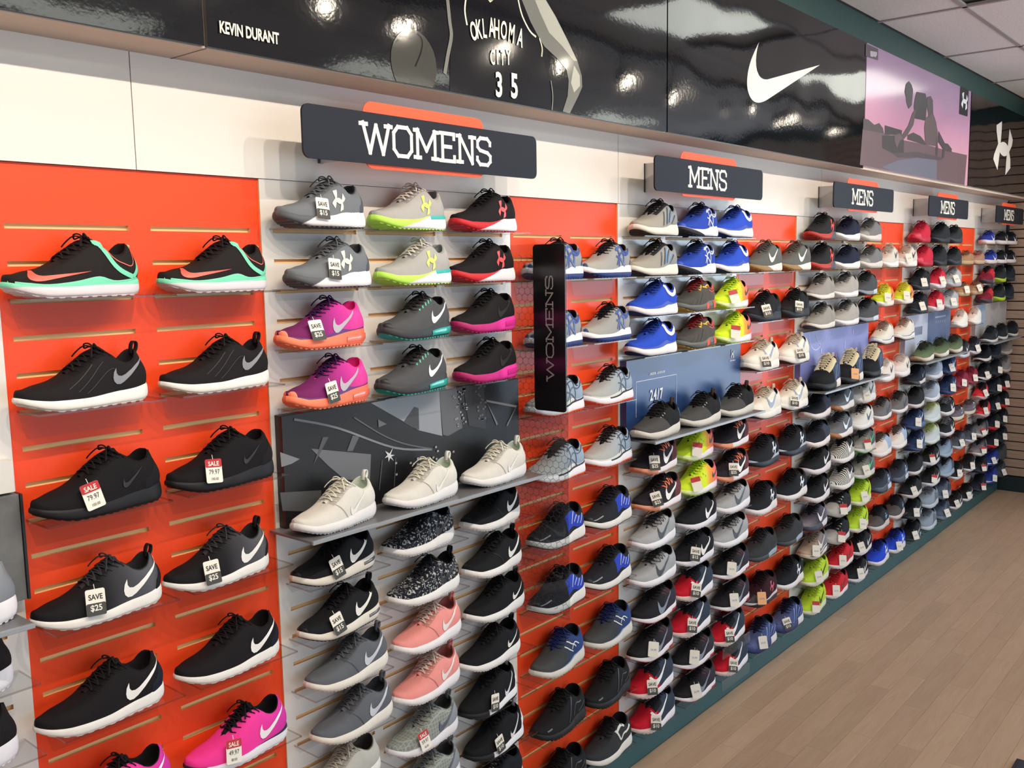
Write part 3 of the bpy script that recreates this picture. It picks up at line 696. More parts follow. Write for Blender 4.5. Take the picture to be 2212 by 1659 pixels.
for s_, sz, x, z, sx, sp_ in (('UNDER ARMOUR', .0105, 2.989, 1.6015, .8, 1.5), ('24/7', .046, 2.982, 1.515, .72, 1.3), ('UNDER ARMOUR', .006, 3.637, 1.594, .8, 1.1)):
    put(ob('print_lettering', text_mesh(s_, sz, sx, 0, 'CENTER', .03, sp_), plain(BL, .5), None, (x, YB_ - .002, z)), b2)
emblem(b2, 3.637, 1.624, .043, BL, YB_ - .002, False, 1.5, .05)
b3 = banner('W3', 'lilac banner with a sketched check mark behind tall sneakers', plain('#7f86c4', .35), 'grey metal display shelf carrying three tall black sneakers')
lay[0] = 0
for pts, wd in (([(4.494, 1.654), (4.521, 1.602), (4.56, 1.573), (4.605, 1.566), (4.648, 1.58)], .005), ([(4.581, 1.648), (4.61, 1.615), (4.648, 1.593)], .003)): pb(b3, 'print_sketch', '#c9ccf0', ribbon2(smooth_line(pts, 5), wd))
for k in range(9):
    x = 4.65 + k * .021; z = 1.585 + k * .0068; pb(b3, 'print_sketch', '#c9ccf0', ribbon2([(x, z - .011), (x + .004, z + .011)], .0035))
for x, a, b in ((5.001, 1.585, 1.545), (5.006, 1.54, 1.48), (4.875, 1.524, 1.454), (4.66, 1.57, 1.545), (5.12, 1.64, 1.61)): pb(b3, 'print_drip', '#d8dcf6', ribbon2([(x, a), (x, b)], .005))
b4 = banner('W4', 'half white half slate banner behind olive sneakers', plain('#bcc3d6', .35), 'grey metal display shelf carrying three olive sneakers')
lay[0] = 0
pb(b4, 'print_field', '#56678a', [(6.52, 1.3745), (7.053, 1.3745), (7.053, 1.667), (6.52, 1.667)])
put(ob('print_lettering', text_mesh('NIKE', .014, .6, 0, 'CENTER', .012), plain('#5c6480', .5), None, (6.215, YB_ - .004, 1.607)), b4)
for k in range(7): pb(b4, 'print_bar', '#66708c', [(6.22 + k * .027, 1.53), (6.236 + k * .027, 1.53), (6.236 + k * .027, 1.585), (6.22 + k * .027, 1.585)])
pb(b4, 'print_bar', '#93a0b8', [(6.68, 1.622), (6.93, 1.622), (6.93, 1.634), (6.68, 1.634)])
for k in range(5): pb(b4, 'print_bar', '#7383a0', [(6.69 + k * .05, 1.585), (6.715 + k * .05, 1.585), (6.715 + k * .05, 1.603), (6.69 + k * .05, 1.603)])
b5 = banner('W5', 'pale grey banner behind black and white sneakers in the corner', plain('#b3b2b4', .4), 'grey metal display shelf in the far corner, black sneakers')
lay[0] = 0
pb(b5, 'print_field', '#a3bad4', [(7.75, 1.50), (8.02, 1.50), (8.02, 1.667), (7.75, 1.667)])
for k in range(26):
    x = random.uniform(7.77, 8.6); z = random.uniform(1.45, 1.65); l = random.uniform(.01, .03); pb(b5, 'print_splash', random.choice(['#8d8990', '#c9a4aa', '#7c828e']), ribbon2([(x, z), (x + random.uniform(-.01, .01), z + l)], .004))
STONE, nt, p = newmat('stone_print'); tc = node(nt, 'ShaderNodeTexCoord'); n = node(nt, 'ShaderNodeTexNoise'); n.inputs['Scale'].default_value = 9; n.inputs['Detail'].default_value = 6
nt.links.new(tc.outputs['Object'], n.inputs['Vector']); nt.links.new(ramp(nt, n.outputs[0], [(.3, '#3f4041'), (.7, '#6c6c6a')]), p.inputs['Base Color']); p.inputs['Roughness'].default_value = .5
b0 = banner('W0', 'stone grey banner board at the left edge of the wall', STONE, 'grey metal display shelf end at the left edge', 1.595)
lay[0] = 0
put(ob('top_card', boxmesh('top_card', .2, .52, -.03, -.0065, 1.60, 1.665), plain('#d9d6d0', .5)), b0)
put(ob('edge_strip', boxmesh('edge_strip', .5255, .5305, -.040, -.0065, 1.374, 1.595), plain('#141416', .5)), b0)
mt = empty('floor_mat', (3.36, -1.5, 0)); tag(mt, 'dark floor mat whose corner reaches the lower right edge', 'mat')
ob('mat_pad', boxmesh('mat_pad', -.457, .457, -.29, .266, .0005, .012, .004), plain('#23232f', .8), mt); ob('mat_border', boxmesh('mat_border', -.440, .440, -.275, .25, .0122, .0135), plain('#2b2c3a', .85), mt)
# ================================================================== shoes
def curve(tab):
    """smooth monotone interpolation through (s, value) pairs"""
    X = np.array([a for a, _ in tab], float); Y = np.array([b for _, b in tab], float)
    h = np.diff(X); d = np.diff(Y) / h; m = np.zeros(len(X)); m[0], m[-1] = d[0], d[-1]
    for i in range(1, len(X) - 1):
        m[i] = 0 if d[i-1] * d[i] <= 0 else 2 / (1 / d[i-1] + 1 / d[i])
    def f(s):
        s = min(max(s, X[0]), X[-1]); i = min(max(int(np.searchsorted(X, s)) - 1, 0), len(h) - 1)
        t = (s - X[i]) / h[i]
        return float(Y[i] * (1 + 2*t) * (1-t)**2 + h[i] * m[i] * t * (1-t)**2 + Y[i+1] * t*t * (3 - 2*t) + h[i] * m[i+1] * t*t * (t - 1))
    return f
def sst(a, b, x):
    t = min(max((x - a) / (b - a), 0), 1); return t * t * (3 - 2 * t)
WT = [(0, 0), (.012, .013), (.045, .0255), (.11, .037), (.21, .0455), (.32, .0490), (.45, .0465), (.6, .0405), (.74, .0370), (.87, .0352), (.945, .029), (.983, .0175), (1, 0)]
GT = [(0, 0), (.29, 0), (.34, .008), (.42, .011), (.5, .013), (.56, .018), (.64, .0245), (.74, .0265), (.84, .0245), (.905, .0185), (.945, .009), (.968, 0), (1, 0)]
BASE = dict(L=.282, zb=[(0, .020), (.06, .013), (.16, .004), (.26, 0), (.9, 0), (.96, .002), (1, .007)],
            zt=[(0, .036), (.08, .031), (.2, .026), (.35, .025), (.55, .029), (.75, .034), (.92, .039), (1, .041)],
            zr=[(0, .042), (.02, .050), (.06, .0565), (.13, .0615), (.23, .067), (.31, .0755), (.40, .088), (.48, .099), (.545, .1035), (.60, .096), (.67, .082), (.74, .0765), (.82, .080), (.90, .093), (.955, .101), (1, .099)],
            bulge=.03, flare=.0, rib=None, tread=(20, .0012), lean=.010, tongue=.112, wid=1.0, tab=False, bow=True)
SHAPES = {
 'flat': dict(BASE, zt=[(0, .040), (.05, .034), (.15, .0265), (.35, .0265), (.55, .031), (.75, .037), (.92, .0415), (1, .042)], bulge=.05, tread=(28, .002), tab=True, tongue=.110,
              zr=[(0, .044), (.02, .051), (.06, .0565), (.13, .061), (.23, .066), (.31, .073), (.40, .085), (.48, .096), (.545, .100), (.60, .094), (.67, .083), (.74, .0775), (.82, .080), (.90, .092), (.955, .1005), (1, .0985)]),
 'flex': dict(BASE, zt=[(0, .034), (.08, .028), (.2, .0235), (.4, .0225), (.6, .0265), (.8, .031), (.92, .034), (1, .036)], tread=(12, .0014), bulge=.02),
 'air':  dict(BASE, zt=[(0, .041), (.06, .035), (.15, .028), (.35, .0275), (.55, .034), (.75, .043), (.92, .046), (1, .047)], bulge=.04, tread=(20, .0025),
              zr=[(0, .046), (.02, .054), (.06, .060), (.13, .065), (.23, .071), (.31, .080), (.40, .093), (.48, .104), (.545, .109), (.60, .102), (.67, .090), (.74, .085), (.82, .088), (.90, .100), (.955, .107), (1, .105)], tongue=.118),
 'run':  dict(BASE, zt=[(0, .040), (.06, .034), (.15, .028), (.35, .027), (.5, .031), (.62, .038), (.75, .041), (.92, .044), (1, .046)], flare=.10, bulge=.05, rib=(.55, .98, 12, .03), tread=(18, .0025), wid=1.03,
              zr=[(0, .045), (.02, .053), (.06, .060), (.13, .065), (.23, .071), (.31, .080), (.40, .093), (.48, .103), (.545, .108), (.60, .100), (.67, .086), (.74, .081), (.82, .085), (.90, .099), (.955, .106), (1, .103)], tongue=.118),
 'train': dict(BASE, zt=[(0, .036), (.06, .031), (.2, .026), (.35, .025), (.55, .029), (.75, .035), (.92, .040), (1, .043)], flare=.05, tread=(16, .0018), tab=True,
              zr=[(0, .043), (.02, .052), (.06, .059), (.13, .065), (.23, .073), (.31, .084), (.40, .099), (.48, .110), (.545, .115), (.60, .108), (.67, .097), (.74, .092), (.82, .094), (.90, .104), (.955, .110), (1, .107)], tongue=.124),
 'bulky': dict(BASE, zt=[(0, .042), (.06, .036), (.2, .031), (.35, .031), (.55, .035), (.75, .041), (.92, .045), (1, .046)], flare=.06, tread=(14, .002), wid=1.08, bulge=.04,
              zr=[(0, .048), (.02, .058), (.06, .066), (.13, .071), (.23, .077), (.31, .086), (.40, .099), (.48, .109), (.545, .114), (.60, .107), (.67, .094), (.74, .089), (.82, .093), (.90, .106), (.955, .112), (1, .109)], tongue=.128, tab=True),
 'high': dict(BASE, zt=[(0, .040), (.06, .036), (.2, .031), (.35, .031), (.55, .036), (.75, .043), (.92, .046), (1, .047)], flare=.06, tread=(14, .003), wid=1.06, bulge=.04,
              zr=[(0, .048), (.02, .058), (.06, .066), (.13, .072), (.23, .080), (.31, .093), (.40, .113), (.48, .132), (.545, .144), (.60, .142), (.67, .136), (.74, .133), (.82, .134), (.90, .140), (.955, .143), (1, .140)], tongue=.165, tab=True),
 'skate': dict(BASE, zb=[(0, .007), (.06, .002), (.16, 0), (.9, 0), (1, .002)], zt=[(0, .032), (.1, .028), (.35, .0265), (.6, .027), (1, .030)], bulge=.01, tread=(10, .0005),
              zr=[(0, .036), (.02, .045), (.06, .051), (.13, .055), (.23, .060), (.31, .067), (.40, .077), (.48, .085), (.545, .088), (.60, .082), (.67, .074), (.74, .071), (.82, .073), (.90, .081), (.955, .087), (1, .085)], tongue=.098),
}
# the throat reaches well back on these shoes: table positions are stretched along the shoe
_RA, _RB = [0, .25, .545, .74, .90, 1], [0, .275, .635, .795, .915, 1]
def RS(u): return float(np.interp(u, _RA, _RB))
def RI(s): return float(np.interp(s, _RB, _RA))
class Shape: pass
def grid(rows):
    """quads between rows of points (lists of equal length)"""
    n = len(rows[0]); V = [p for r in rows for p in r]; F = []
    for i in range(len(rows) - 1):
        for j in range(n - 1): F.append((i*n+j, i*n+j+1, (i+1)*n+j+1, (i+1)*n+j))
    return V, F
def weld(name, V, F, dist=1e-5, smooth=True, sharp=None):
    bm = bmesh.new(); vs = [bm.verts.new(v) for v in V]
    for f in F:
        try: bm.faces.new([vs[i] for i in f])
        except ValueError: pass
    bmesh.ops.remove_doubles(bm, verts=bm.verts, dist=dist)
    bmesh.ops.recalc_face_normals(bm, faces=bm.faces)
    me = bpy.data.meshes.new(name); bm.to_mesh(me); bm.free()
    if smooth:
        me.polygons.foreach_set('use_smooth', [True] * len(me.polygons))
        if sharp: me.set_sharp_from_angle(angle=sharp)
    return me
def tube(pts, r, n=6, flat=1.0):
    V = []; F = []; P = [Vector(p) for p in pts]
    for i, p in enumerate(P):
        d = (P[min(i + 1, len(P) - 1)] - P[max(i - 1, 0)]).normalized()
        u = d.cross(Vector((0, 0, 1)));  u = u.normalized() if u.length > 1e-4 else Vector((1, 0, 0)); v = u.cross(d)
        for k in range(n):
            a = 2 * PI * k / n; V.append(p + u * math.cos(a) * r + v * math.sin(a) * r * flat)
    for i in range(len(P) - 1):
        for k in range(n): F.append((i*n+k, i*n+(k+1) % n, (i+1)*n+(k+1) % n, (i+1)*n+k))
    F.append(tuple(range(n))); F.append(tuple((len(P)-1)*n + k for k in range(n)))
    return V, F
def join(parts):
    V = []; F = []
    for v, f in parts:
        b = len(V); V += list(v); F += [tuple(b + i for i in q) for q in f]
    return V, F
def make_shape(key):
    P = SHAPES[key]; S = Shape(); S.P = P; S.key = key; L = P['L']
    if key not in ('high', 'bulky', 'skate'): P['zr'] = [(a, b - .0085 * sst(.0, .06, a) * (1 - sst(.2, .46, a)) + (.002 if key == 'train' else .006) * sst(.36, .52, a)) for a, b in P['zr']]; P['tongue'] += .001 if key == 'train' else .004
    wf, zb, zt, zr, gf = curve(WT), curve(P['zb']), curve(P['zt']), curve([(RS(a), b) for a, b in P['zr']]), curve([(RS(a), b) for a, b in GT])
    W = lambda s: wf(s) * P['wid']
    yc = lambda s: .008 * (1 - sst(0, .45, s))
    ex = lambda s, sd: -.0065 * sst(.32, .56, s) * (1 - sst(.80, .99, s)) if sd < 0 else 0.0     # the outer side runs nearly straight
    nt_, amp = P['tread']
    def fk(k, s):
        f = .93 + .07 * sst(0, .12, k) + P['bulge'] * math.sin(PI * min(1, k * 1.05)) - .03 * sst(.85, 1, k)
        f += P['flare'] * sst(.6, .95, s) * (1 - k) ** 1.3
        if P['rib'] and .12 < k < .95:
            a, b, n, am = P['rib']; f -= am * sst(a, a + .04, s) * (1 - sst(b - .02, b, s)) * (.5 + .5 * math.cos(2 * PI * n * (s - a) / (b - a))) ** 3
        return f
    def sole_pt(s, side, k):
        f = fk(k, s); z0 = zb(s) + .003
        return Vector(((s - .5) * L * (1 + (f - 1) * .35), yc(s) + side * W(s) * f + ex(s, side), z0 + (zt(s) - z0) * k))
    S.sole_pt = sole_pt
    NS = 72; ss = [(1 - math.cos(PI * i / NS)) / 2 for i in range(NS + 1)]
    ring = [(s, -1) for s in ss] + [(s, 1) for s in ss[-2:0:-1]]
    ks = [0, .08, .25, .45, .65, .85, 1.0]
    n = len(ring); V = []; F = []
    for k in ks: V += [sole_pt(s, sd, k) for s, sd in ring]
    for i in range(len(ks) - 1):
        for j in range(n): F.append((i*n+j, i*n+(j+1) % n, (i+1)*n+(j+1) % n, (i+1)*n+j))
    for i in (0, len(ks) - 1):
        for j in range(1, NS):
            a, b, c, d = j - 1 if j > 1 else 0, j, (n - j) % n, (n - j + 1) % n
            F.append(tuple(dict.fromkeys((i*n + a, i*n + b, i*n + c, i*n + d))) if j > 1 else (i*n, i*n + 1, i*n + n - 1))
        F.append((i*n + NS - 1, i*n + NS, i*n + NS + 1))
    S.midsole = weld('midsole', V, F, sharp=.9)
    # outsole with lugs cut into its lower edge
    NO = 144; so = [(1 - math.cos(PI * i / NO)) / 2 for i in range(NO + 1)]
    ringo = [(s, -1) for s in so] + [(s, 1) for s in so[-2:0:-1]]; n = len(ringo); V = []; F = []
    for lev in (0, 1, 2):
        for s, sd in ringo:
            lug = amp * (1 if math.sin(2 * PI * nt_ * s) > 0 else 0)
            z = zb(s) + (lug if lev == 0 else (.0035 + amp * .6 if lev == 1 else .0045 + amp * .6)); f = (.925, .95, .945)[lev] + P['flare'] * sst(.6, .95, s)
            V.append(Vector(((s - .5) * L * (1 + (f - 1) * .35), yc(s) + sd * W(s) * f + ex(s, sd), z)))
    for i in range(2):
        for j in range(n): F.append((i*n+j, i*n+(j+1) % n, (i+1)*n+(j+1) % n, (i+1)*n+j))
    for j in range(1, NO): F.append(tuple(dict.fromkeys((j - 1, j, (n - j) % n, (n - j + 1) % n))))
    S.outsole = weld('outsole', V, F, smooth=False)
    # upper
    def heel(s, z):
        wgt = sst(.72, 1, s); h = max(0, z - .036)
        return wgt * (-P['lean'] * (h / .06) ** 1.6 + .005 * math.sin(PI * min(1, h / .05)))
    def rim(s):
        u = RI(s); t = .0055 * sst(.3, .55, u) * (1 - sst(.94, .97, u)); return gf(s) + t, gf(s)
    def up_pt(s, side, q, off=0.0):
        """outer surface: q 0 at the sole, 1 at the rim / centre line"""
        w0 = W(s) * .955 - ex(s, side); go, gi = rim(s); go = min(go, w0)
        z0 = zt(s) - .004; z1 = zr(s); ph = q * PI / 2
        u = RI(s); e1 = .62 + .25 * sst(.5, .7, u) ; e2 = .95 + .5 * sst(.5, .7, u)
        y = go + (w0 - go) * max(math.cos(ph), 0) ** e1
        z = z0 + (z1 - z0) * (math.sin(ph) ** e2)
        y += .0035 * math.sin(PI * q) * sst(.5, .65, u) * (w0 / .036)
        x = (s - .5) * L * .985 + heel(s, z)
        return Vector((x, yc(s) + side * (y + off), z + off * .4 * q))
    S.up_pt = up_pt; S.L = L; S.zt = zt; S.zr = zr; S.zb = zb
    NU = 46; us = [(1 - math.cos(PI * i / NU)) / 2 for i in range(NU + 1)]
    qs = [(i / 12) for i in range(13)]
    parts = []
    for sd in (-1, 1):
        rows = [[up_pt(s, sd, q) for q in (qs if sd < 0 else qs)] for s in us]; parts.append(grid(rows))
    V, F = join(parts)
    S.upper = weld('upper', V, F, 2e-5)
    # lining: over the rim and down inside
    rows = []
    for i in range(31):
        u = .30 + (.968 - .30) * i / 30; s = RS(u)
        go, gi = rim(s); z1 = zr(s)
        dep = .006 * sst(.3, .36, u) + (z1 - .05) * sst(.48, .62, u) * (1 - .55 * sst(.86, .965, u)); zin = z1 - max(dep, .0005)
        r = []
        for sd in (-1, 1):
            half = [(go, z1), ((go + gi) / 2, z1 + .0022 * sst(.3, .5, u)), (gi, z1 - .002), (gi * .96, (z1 + zin) / 2), (gi * .8, zin), (0, zin)]
            pts = [Vector(((s - .5) * L * .985 + heel(s, z), yc(s) + sd * y, z)) for y, z in half]
            r += pts if sd < 0 else pts[::-1][1:]
        rows.append(r)
    S.lining = weld('lining', *grid(rows), 1e-6)
    # tongue
    rows_t = []; rows_b = []
    NT = 12
    for i in range(NT + 1):
        t = i / NT; s = RS(.315 + .265 * t)
        zc = zr(s) + .001 + (P['tongue'] - zr(RS(.56))) * sst(.62, 1, t)
        if t > .8: zc = max(zc, P['tongue'] - .012 + .012 * (t - .8) / .2)
        hw = (.011 + .013 * t) * (1 - .35 * sst(.9, 1, t)); x = (s - .5) * L * .985 - .004 * sst(.6, 1, t)
        rt_, rb_ = [], []
        for j in range(9):
            v = -1 + j / 4; y = v * hw; dz = -.007 * v * v * (1 + t)
            rt_.append(Vector((x, y, zc + dz + .0025))); rb_.append(Vector((x + .002, y * .96, zc + dz - .0035)))
        rows_t.append(rt_); rows_b.append(rb_)
    a = grid(rows_t); b = grid(rows_b)
    rimf = []
    nv = 9 * (NT + 1)
    V, F = join([a, b])
    for i in range(NT): F += [(i*9, (i+1)*9, nv + (i+1)*9, nv + i*9), (i*9+8, (i+1)*9+8, nv + (i+1)*9+8, nv + i*9+8)]
    for j in range(8): F.append((NT*9+j, NT*9+j+1, nv+NT*9+j+1, nv+NT*9+j))
    S.tongue = weld('tongue', V, F, 1e-6)
    # laces
    prt = []
    ey = [RS(e) for e in (.345, .385, .425, .465, .505, .54)]
    def eye(i, sd):
        p = up_pt(ey[i], sd, .93, .0015); return p
    def mid(i): 
        return Vector(((ey[i] - .5) * L * .985, 0, zr(ey[i]) + .0065))
    for i in range(len(ey)):
        prt.append(tube(smooth_line([eye(i, -1), (eye(i, -1) + mid(i)) / 2 + Vector((0, 0, .0025)), mid(i), (eye(i, 1) + mid(i)) / 2 + Vector((0, 0, .0025)), eye(i, 1)], 2), .0024, 5, .7))
        if i < len(ey) - 1:
            for sd in (-1, 1):
                m_ = (mid(i) + mid(i + 1)) / 2 + Vector((0, 0, .002))
                prt.append(tube(smooth_line([eye(i, sd), (eye(i, sd) + m_) / 2 + Vector((0, 0, .002)), m_, (eye(i + 1, -sd) + m_) / 2 + Vector((0, 0, .002)), eye(i + 1, -sd)], 2), .0022, 5, .7))
        for sd in (-1, 1):     # short run down the eyestay
            prt.append(tube([up_pt(ey[i], sd, .93, .0015), up_pt(ey[i] + .012, sd, .84, .0012), up_pt(ey[i] + .02, sd, .77, .0008)], .0019, 4, .7))
    k0 = mid(5) + Vector((-.006, 0, .003))
    if P['bow']:
        for sd in (-1, 1):
            lp = [k0, k0 + Vector((-.006, sd * .009, .008)), k0 + Vector((-.010, sd * .019, .007)), k0 + Vector((-.006, sd * .025, -.002)), k0 + Vector((-.001, sd * .016, .001)), k0]
            prt.append(tube(smooth_line(lp, 4), .0021, 5, .8))
            prt.append(tube(smooth_line([k0, k0 + Vector((-.014, sd * .014, .004)), k0 + Vector((-.024, sd * .028, -.008)), k0 + Vector((-.030, sd * .034, -.018))], 3), .002, 5, .8))
        prt.append(tube([k0 + Vector((-.003, -.005, 0)), k0 + Vector((.001, 0, .003)), k0 + Vector((.004, .005, 0))], .004, 6))
    S.laces = weld('laces', *join(prt), 1e-7)
    # pull loop on the heel
    xh = (.5) * L * .985 + heel(1, zr(1)); zh = zr(.97)
    loop = smooth_line([(xh - .008, 0, zh - .012), (xh - .001, 0, zh + .002), (xh + .001, 0, zh + .013), (xh - .005, 0, zh + .017), (xh - .010, 0, zh + .010), (xh - .012, 0, zh - .006)], 3)
    V = []; F = []
    for i, p in enumerate(loop):
        V += [Vector((p[0], -.006, p[2])), Vector((p[0], .006, p[2]))]
        if i: F.append((2*i-2, 2*i-1, 2*i+1, 2*i))
    b = len(V); ctr = Vector((xh - .005, 0, zh + .004))
    for v in V[:b]: d = Vector((v.x - ctr.x, 0, v.z - ctr.z)).normalized(); V.append(Vector((v.x, v.y, v.z)) + d * .0022)
    nl = len(loop)
    for i in range(1, nl): F += [(b+2*i-2, b+2*i, b+2*i+1, b+2*i-1), (2*i-2, 2*i, b+2*i, b+2*i-2), (2*i-1, b+2*i-1, b+2*i+1, 2*i+1)]
    S.pull_loop = weld('pull_loop', V, F, 1e-7)
    S.bvh = BVHTree.FromPolygons([v.co.copy() for v in S.upper.vertices], [tuple(p.vertices) for p in S.upper.polygons])
    S.cache = {}
    return S
SH = {k: make_shape(k) for k in SHAPES}

def overlay(S, s0, s1, q0, q1, off=.0011, ns=26, nq=7, both=True):
    """panel laid on the upper between two lines; q0, q1 are functions of s"""
    prt = []
    for sd in ((-1, 1) if both else (-1,)):
        rows = []
        for i in range(ns + 1):
            s = s0 + (s1 - s0) * i / ns; a, b = q0(s), q1(s); e = .35 + .65 * min(1, min(i, ns - i) / 1.5)
            rows.append([S.up_pt(s, sd, a + (b - a) * j / nq, off * e * (1 if 0 < j < nq else .5)) for j in range(nq + 1)])
        prt.append(grid(rows))
    return weld('overlay', *join(prt), 1e-6)
def sole_overlay(S, s0, s1, k0, k1, off=.0012, ns=30, nk=4, sides=(-1, 1)):
    prt = []
    for sd in sides:
        rows = []
        for i in range(ns + 1):
            s = s0 + (s1 - s0) * i / ns; a, b = (k0(s), k1(s)) if callable(k0) else (k0, k1)
            r = []
            for j in range(nk + 1):
                p = S.sole_pt(s, sd, a + (b - a) * j / nk); r.append(p + Vector(((s - .5) * .004 * (1 if s > .93 or s < .07 else 0), sd * off * (1 if 0 < j < nk else .3), 0)))
            rows.append(r)
        prt.append(grid(rows))
    return weld('sole_band', *join(prt), 1e-6)
def stripe(S, pts, wd, off=.0016):
    """ribbon sewn on the side along (s, q) points"""
    P2 = smooth_line(pts, 5); L, R = [], []
    P3 = [S.up_pt(min(max(s, .01), .995), -1, min(max(q, 0), 1), off) for s, q in P2]
    rows = []
    for i, p in enumerate(P3):
        d = (P3[min(i + 1, len(P3) - 1)] - P3[max(i - 1, 0)]).normalized(); n_ = d.cross(Vector((0, -1, 0))).normalized() * wd / 2
        a, b = p + n_, p - n_
        for t in (a, b):
            h = S.bvh.ray_cast(Vector((t.x, -.3, t.z)), Vector((0, 1, 0)))
            if h[0] is not None and abs(h[0].y - p.y) < .02: t.y = h[0].y - off
        rows.append([a, (a + b) / 2 + Vector((0, -.0004, 0)), b])
    return grid(rows)
def decal(S, outlines, cs, cz, ln, rot, vs=1.0, hs=1.0, off=.0016, step=.0045):
    """a logo laid on the lateral side: outline in unit coordinates, centred at (cs, cz), length ln"""
    prt = []
    cz -= min(.003, max([0] + [p[1] - (S.zr(min(max(p[0] / S.L + .5, 0), 1)) - .005) for out in outlines for p in outline_at([(a * hs, b * vs) for a, b in out], (cs - .5) * S.L, cz, ln, ln, math.radians(rot))]))
    for out in outlines:
        poly = outline_at([(a * hs, b * vs) for a, b in out], (cs - .5) * S.L, cz, ln, ln, math.radians(rot))
        v2, f2 = tri_poly(poly, step); V = []; ok = []
        for x, z in v2:
            h = S.bvh.ray_cast(Vector((x, -.3, z)), Vector((0, 1, 0)))
            if h[0] is None or h[0].y > 0: V.append(Vector((x, 0, z))); ok.append(False)
            else: V.append(h[0] + h[1] * (off if h[1].y < 0 else -off)); ok.append(True)
        F = [f for f in f2 if all(ok[i] for i in f)]
        par = list(range(len(V)))          # keep the largest connected piece only
        def find(i):
            while par[i] != i: par[i] = par[par[i]]; i = par[i]
            return i
        for f in F:
            for i in f[1:]: par[find(i)] = find(f[0])
        cnt = {}
        for f in F: cnt[find(f[0])] = cnt.get(find(f[0]), 0) + 1
        if cnt:
            best = max(cnt, key=cnt.get); F = [f for f in F if find(f[0]) == best]
        prt.append((V, F))
    V, F = join(prt); used = sorted({i for f in F for i in f}); mp_ = {j: i for i, j in enumerate(used)}
    me = weld('logo', [V[j] for j in used], [tuple(mp_[i] for i in f) for f in F], 1e-7)
    return me
EMB_RING = ribbon2(EMB_R + EMB_R[:1], .05)
# ---- models on display: shape, colours, logo, overlays, words
KINDS = {}
def K(key, desc, shape, up, sole, out=None, lace='#1a1a1c', lin=None, logo=None, ov=(), tongue=None, name='running_shoe', tab=None, bow=True):
    KINDS[key] = dict(desc=desc, shape=shape, up=up, sole=sole, out=out or sole, lace=lace, lin=lin or lace, logo=logo, ov=ov, tongue=tongue or (up if isinstance(up, str) else lace), name=name, tab=tab)
WH, CRM, BK, NVY, CH = '#ebe8e2', '#e0dacd', '#17171a', '#232a3d', '#2b2d31'
def sw(col, cs=.735, cz=.066, ln=.088, rot=24, vs=1.0):
    if vs < 1: return ('check', col, cs, cz, ln, rot, vs)
    if rot >= 30: cs, ln = min(cs, .80) - .14, ln * 1.3       # seen steeply along the wall: sewn further forward, larger
    return ('check2', col, cs + .01, cz - .004, ln * 1.06, 2)
def em(col, cs=.62, cz=.074, ln=.034, rot=-12): return ('emblem', col, min(cs, .66) - .03, .068, ln * 1.42, rot, 1.0, 1.9)
# near orange panel
K('mint', 'black mint running shoe, coral check', 'flex', '#211d1d', ('s', '#d9d2d6', '#7fd8b4', .0, 1.0, .62), '#cfc4c8', '#1c191a', '#1d1a1b', sw('#ff5f4f', .335, .046, .118, -4, .62),
  [('mud', '#74d6b0', .13), ('strp', '#74d6b0', .010, [[(.60, .97), (.68, .66), (.79, .38), (.90, .16)], [(.985, .95), (.97, .55), (.935, .27), (.90, .16)]]), ('strp', '#e2664e', .0022, [[(.63, .97), (.71, .76), (.80, .60), (.89, .44), (.945, .66), (.97, .97)]])])
K('greycheck', 'black knit trainer with grey check', 'flex', '#1d1a1c', WH, '#cfc9c2', '#1b191b', '#222024', sw('#84858b', .79, .069, .085, 24), [('strp', '#332f33', .0012, [[(.30, .35), (.42, .55), (.5, .7)], [(.36, .2), (.48, .42), (.58, .6)], [(.42, .12), (.55, .3), (.66, .45)]])], tab='#1a1a1c')
K('allblack', 'all black trainer', 'train', '#161417', '#17161a', '#121214', '#151416', '#131214', ('check', '#1f1e22', .70, .066, .06, 20), [('heel', '#1b1a1e', .8, .6)], name='training_shoe')
K('fade', 'black to grey running shoe, white check', 'flex', ('g', ((0, '#161517'), (.45, '#1c1b1e'), (.7, '#4a4b50'), (.86, '#5b5c62'), (1, '#303136'))), WH, '#d8d5d2', '#333338', '#29292d', sw('#eceae6', .785, .066, .098, 26), [('heel', '#1c1c20', .9, .55)], tab='#1c1c20')
K('flexblack', 'black running shoe with white check', 'flex', '#1a171a', WH, WH, '#1a171a', '#1a1719', sw('#efece8', .775, .064, .096, 26), [('heel', '#1d2230', .84, .6)])
K('pink', 'hot pink running shoe with black laces', 'flex', ('g', ((0, '#f43d9a'), (.6, '#f33f9f'), (.85, '#d93aa6'), (1, '#cc37a4'))), ('s', '#e9e6ea', '#232536', .0, 1.0, .70), '#e9e6ea', '#17151a', '#19161b', sw('#f6eef2', .775, .064, .092, 26))
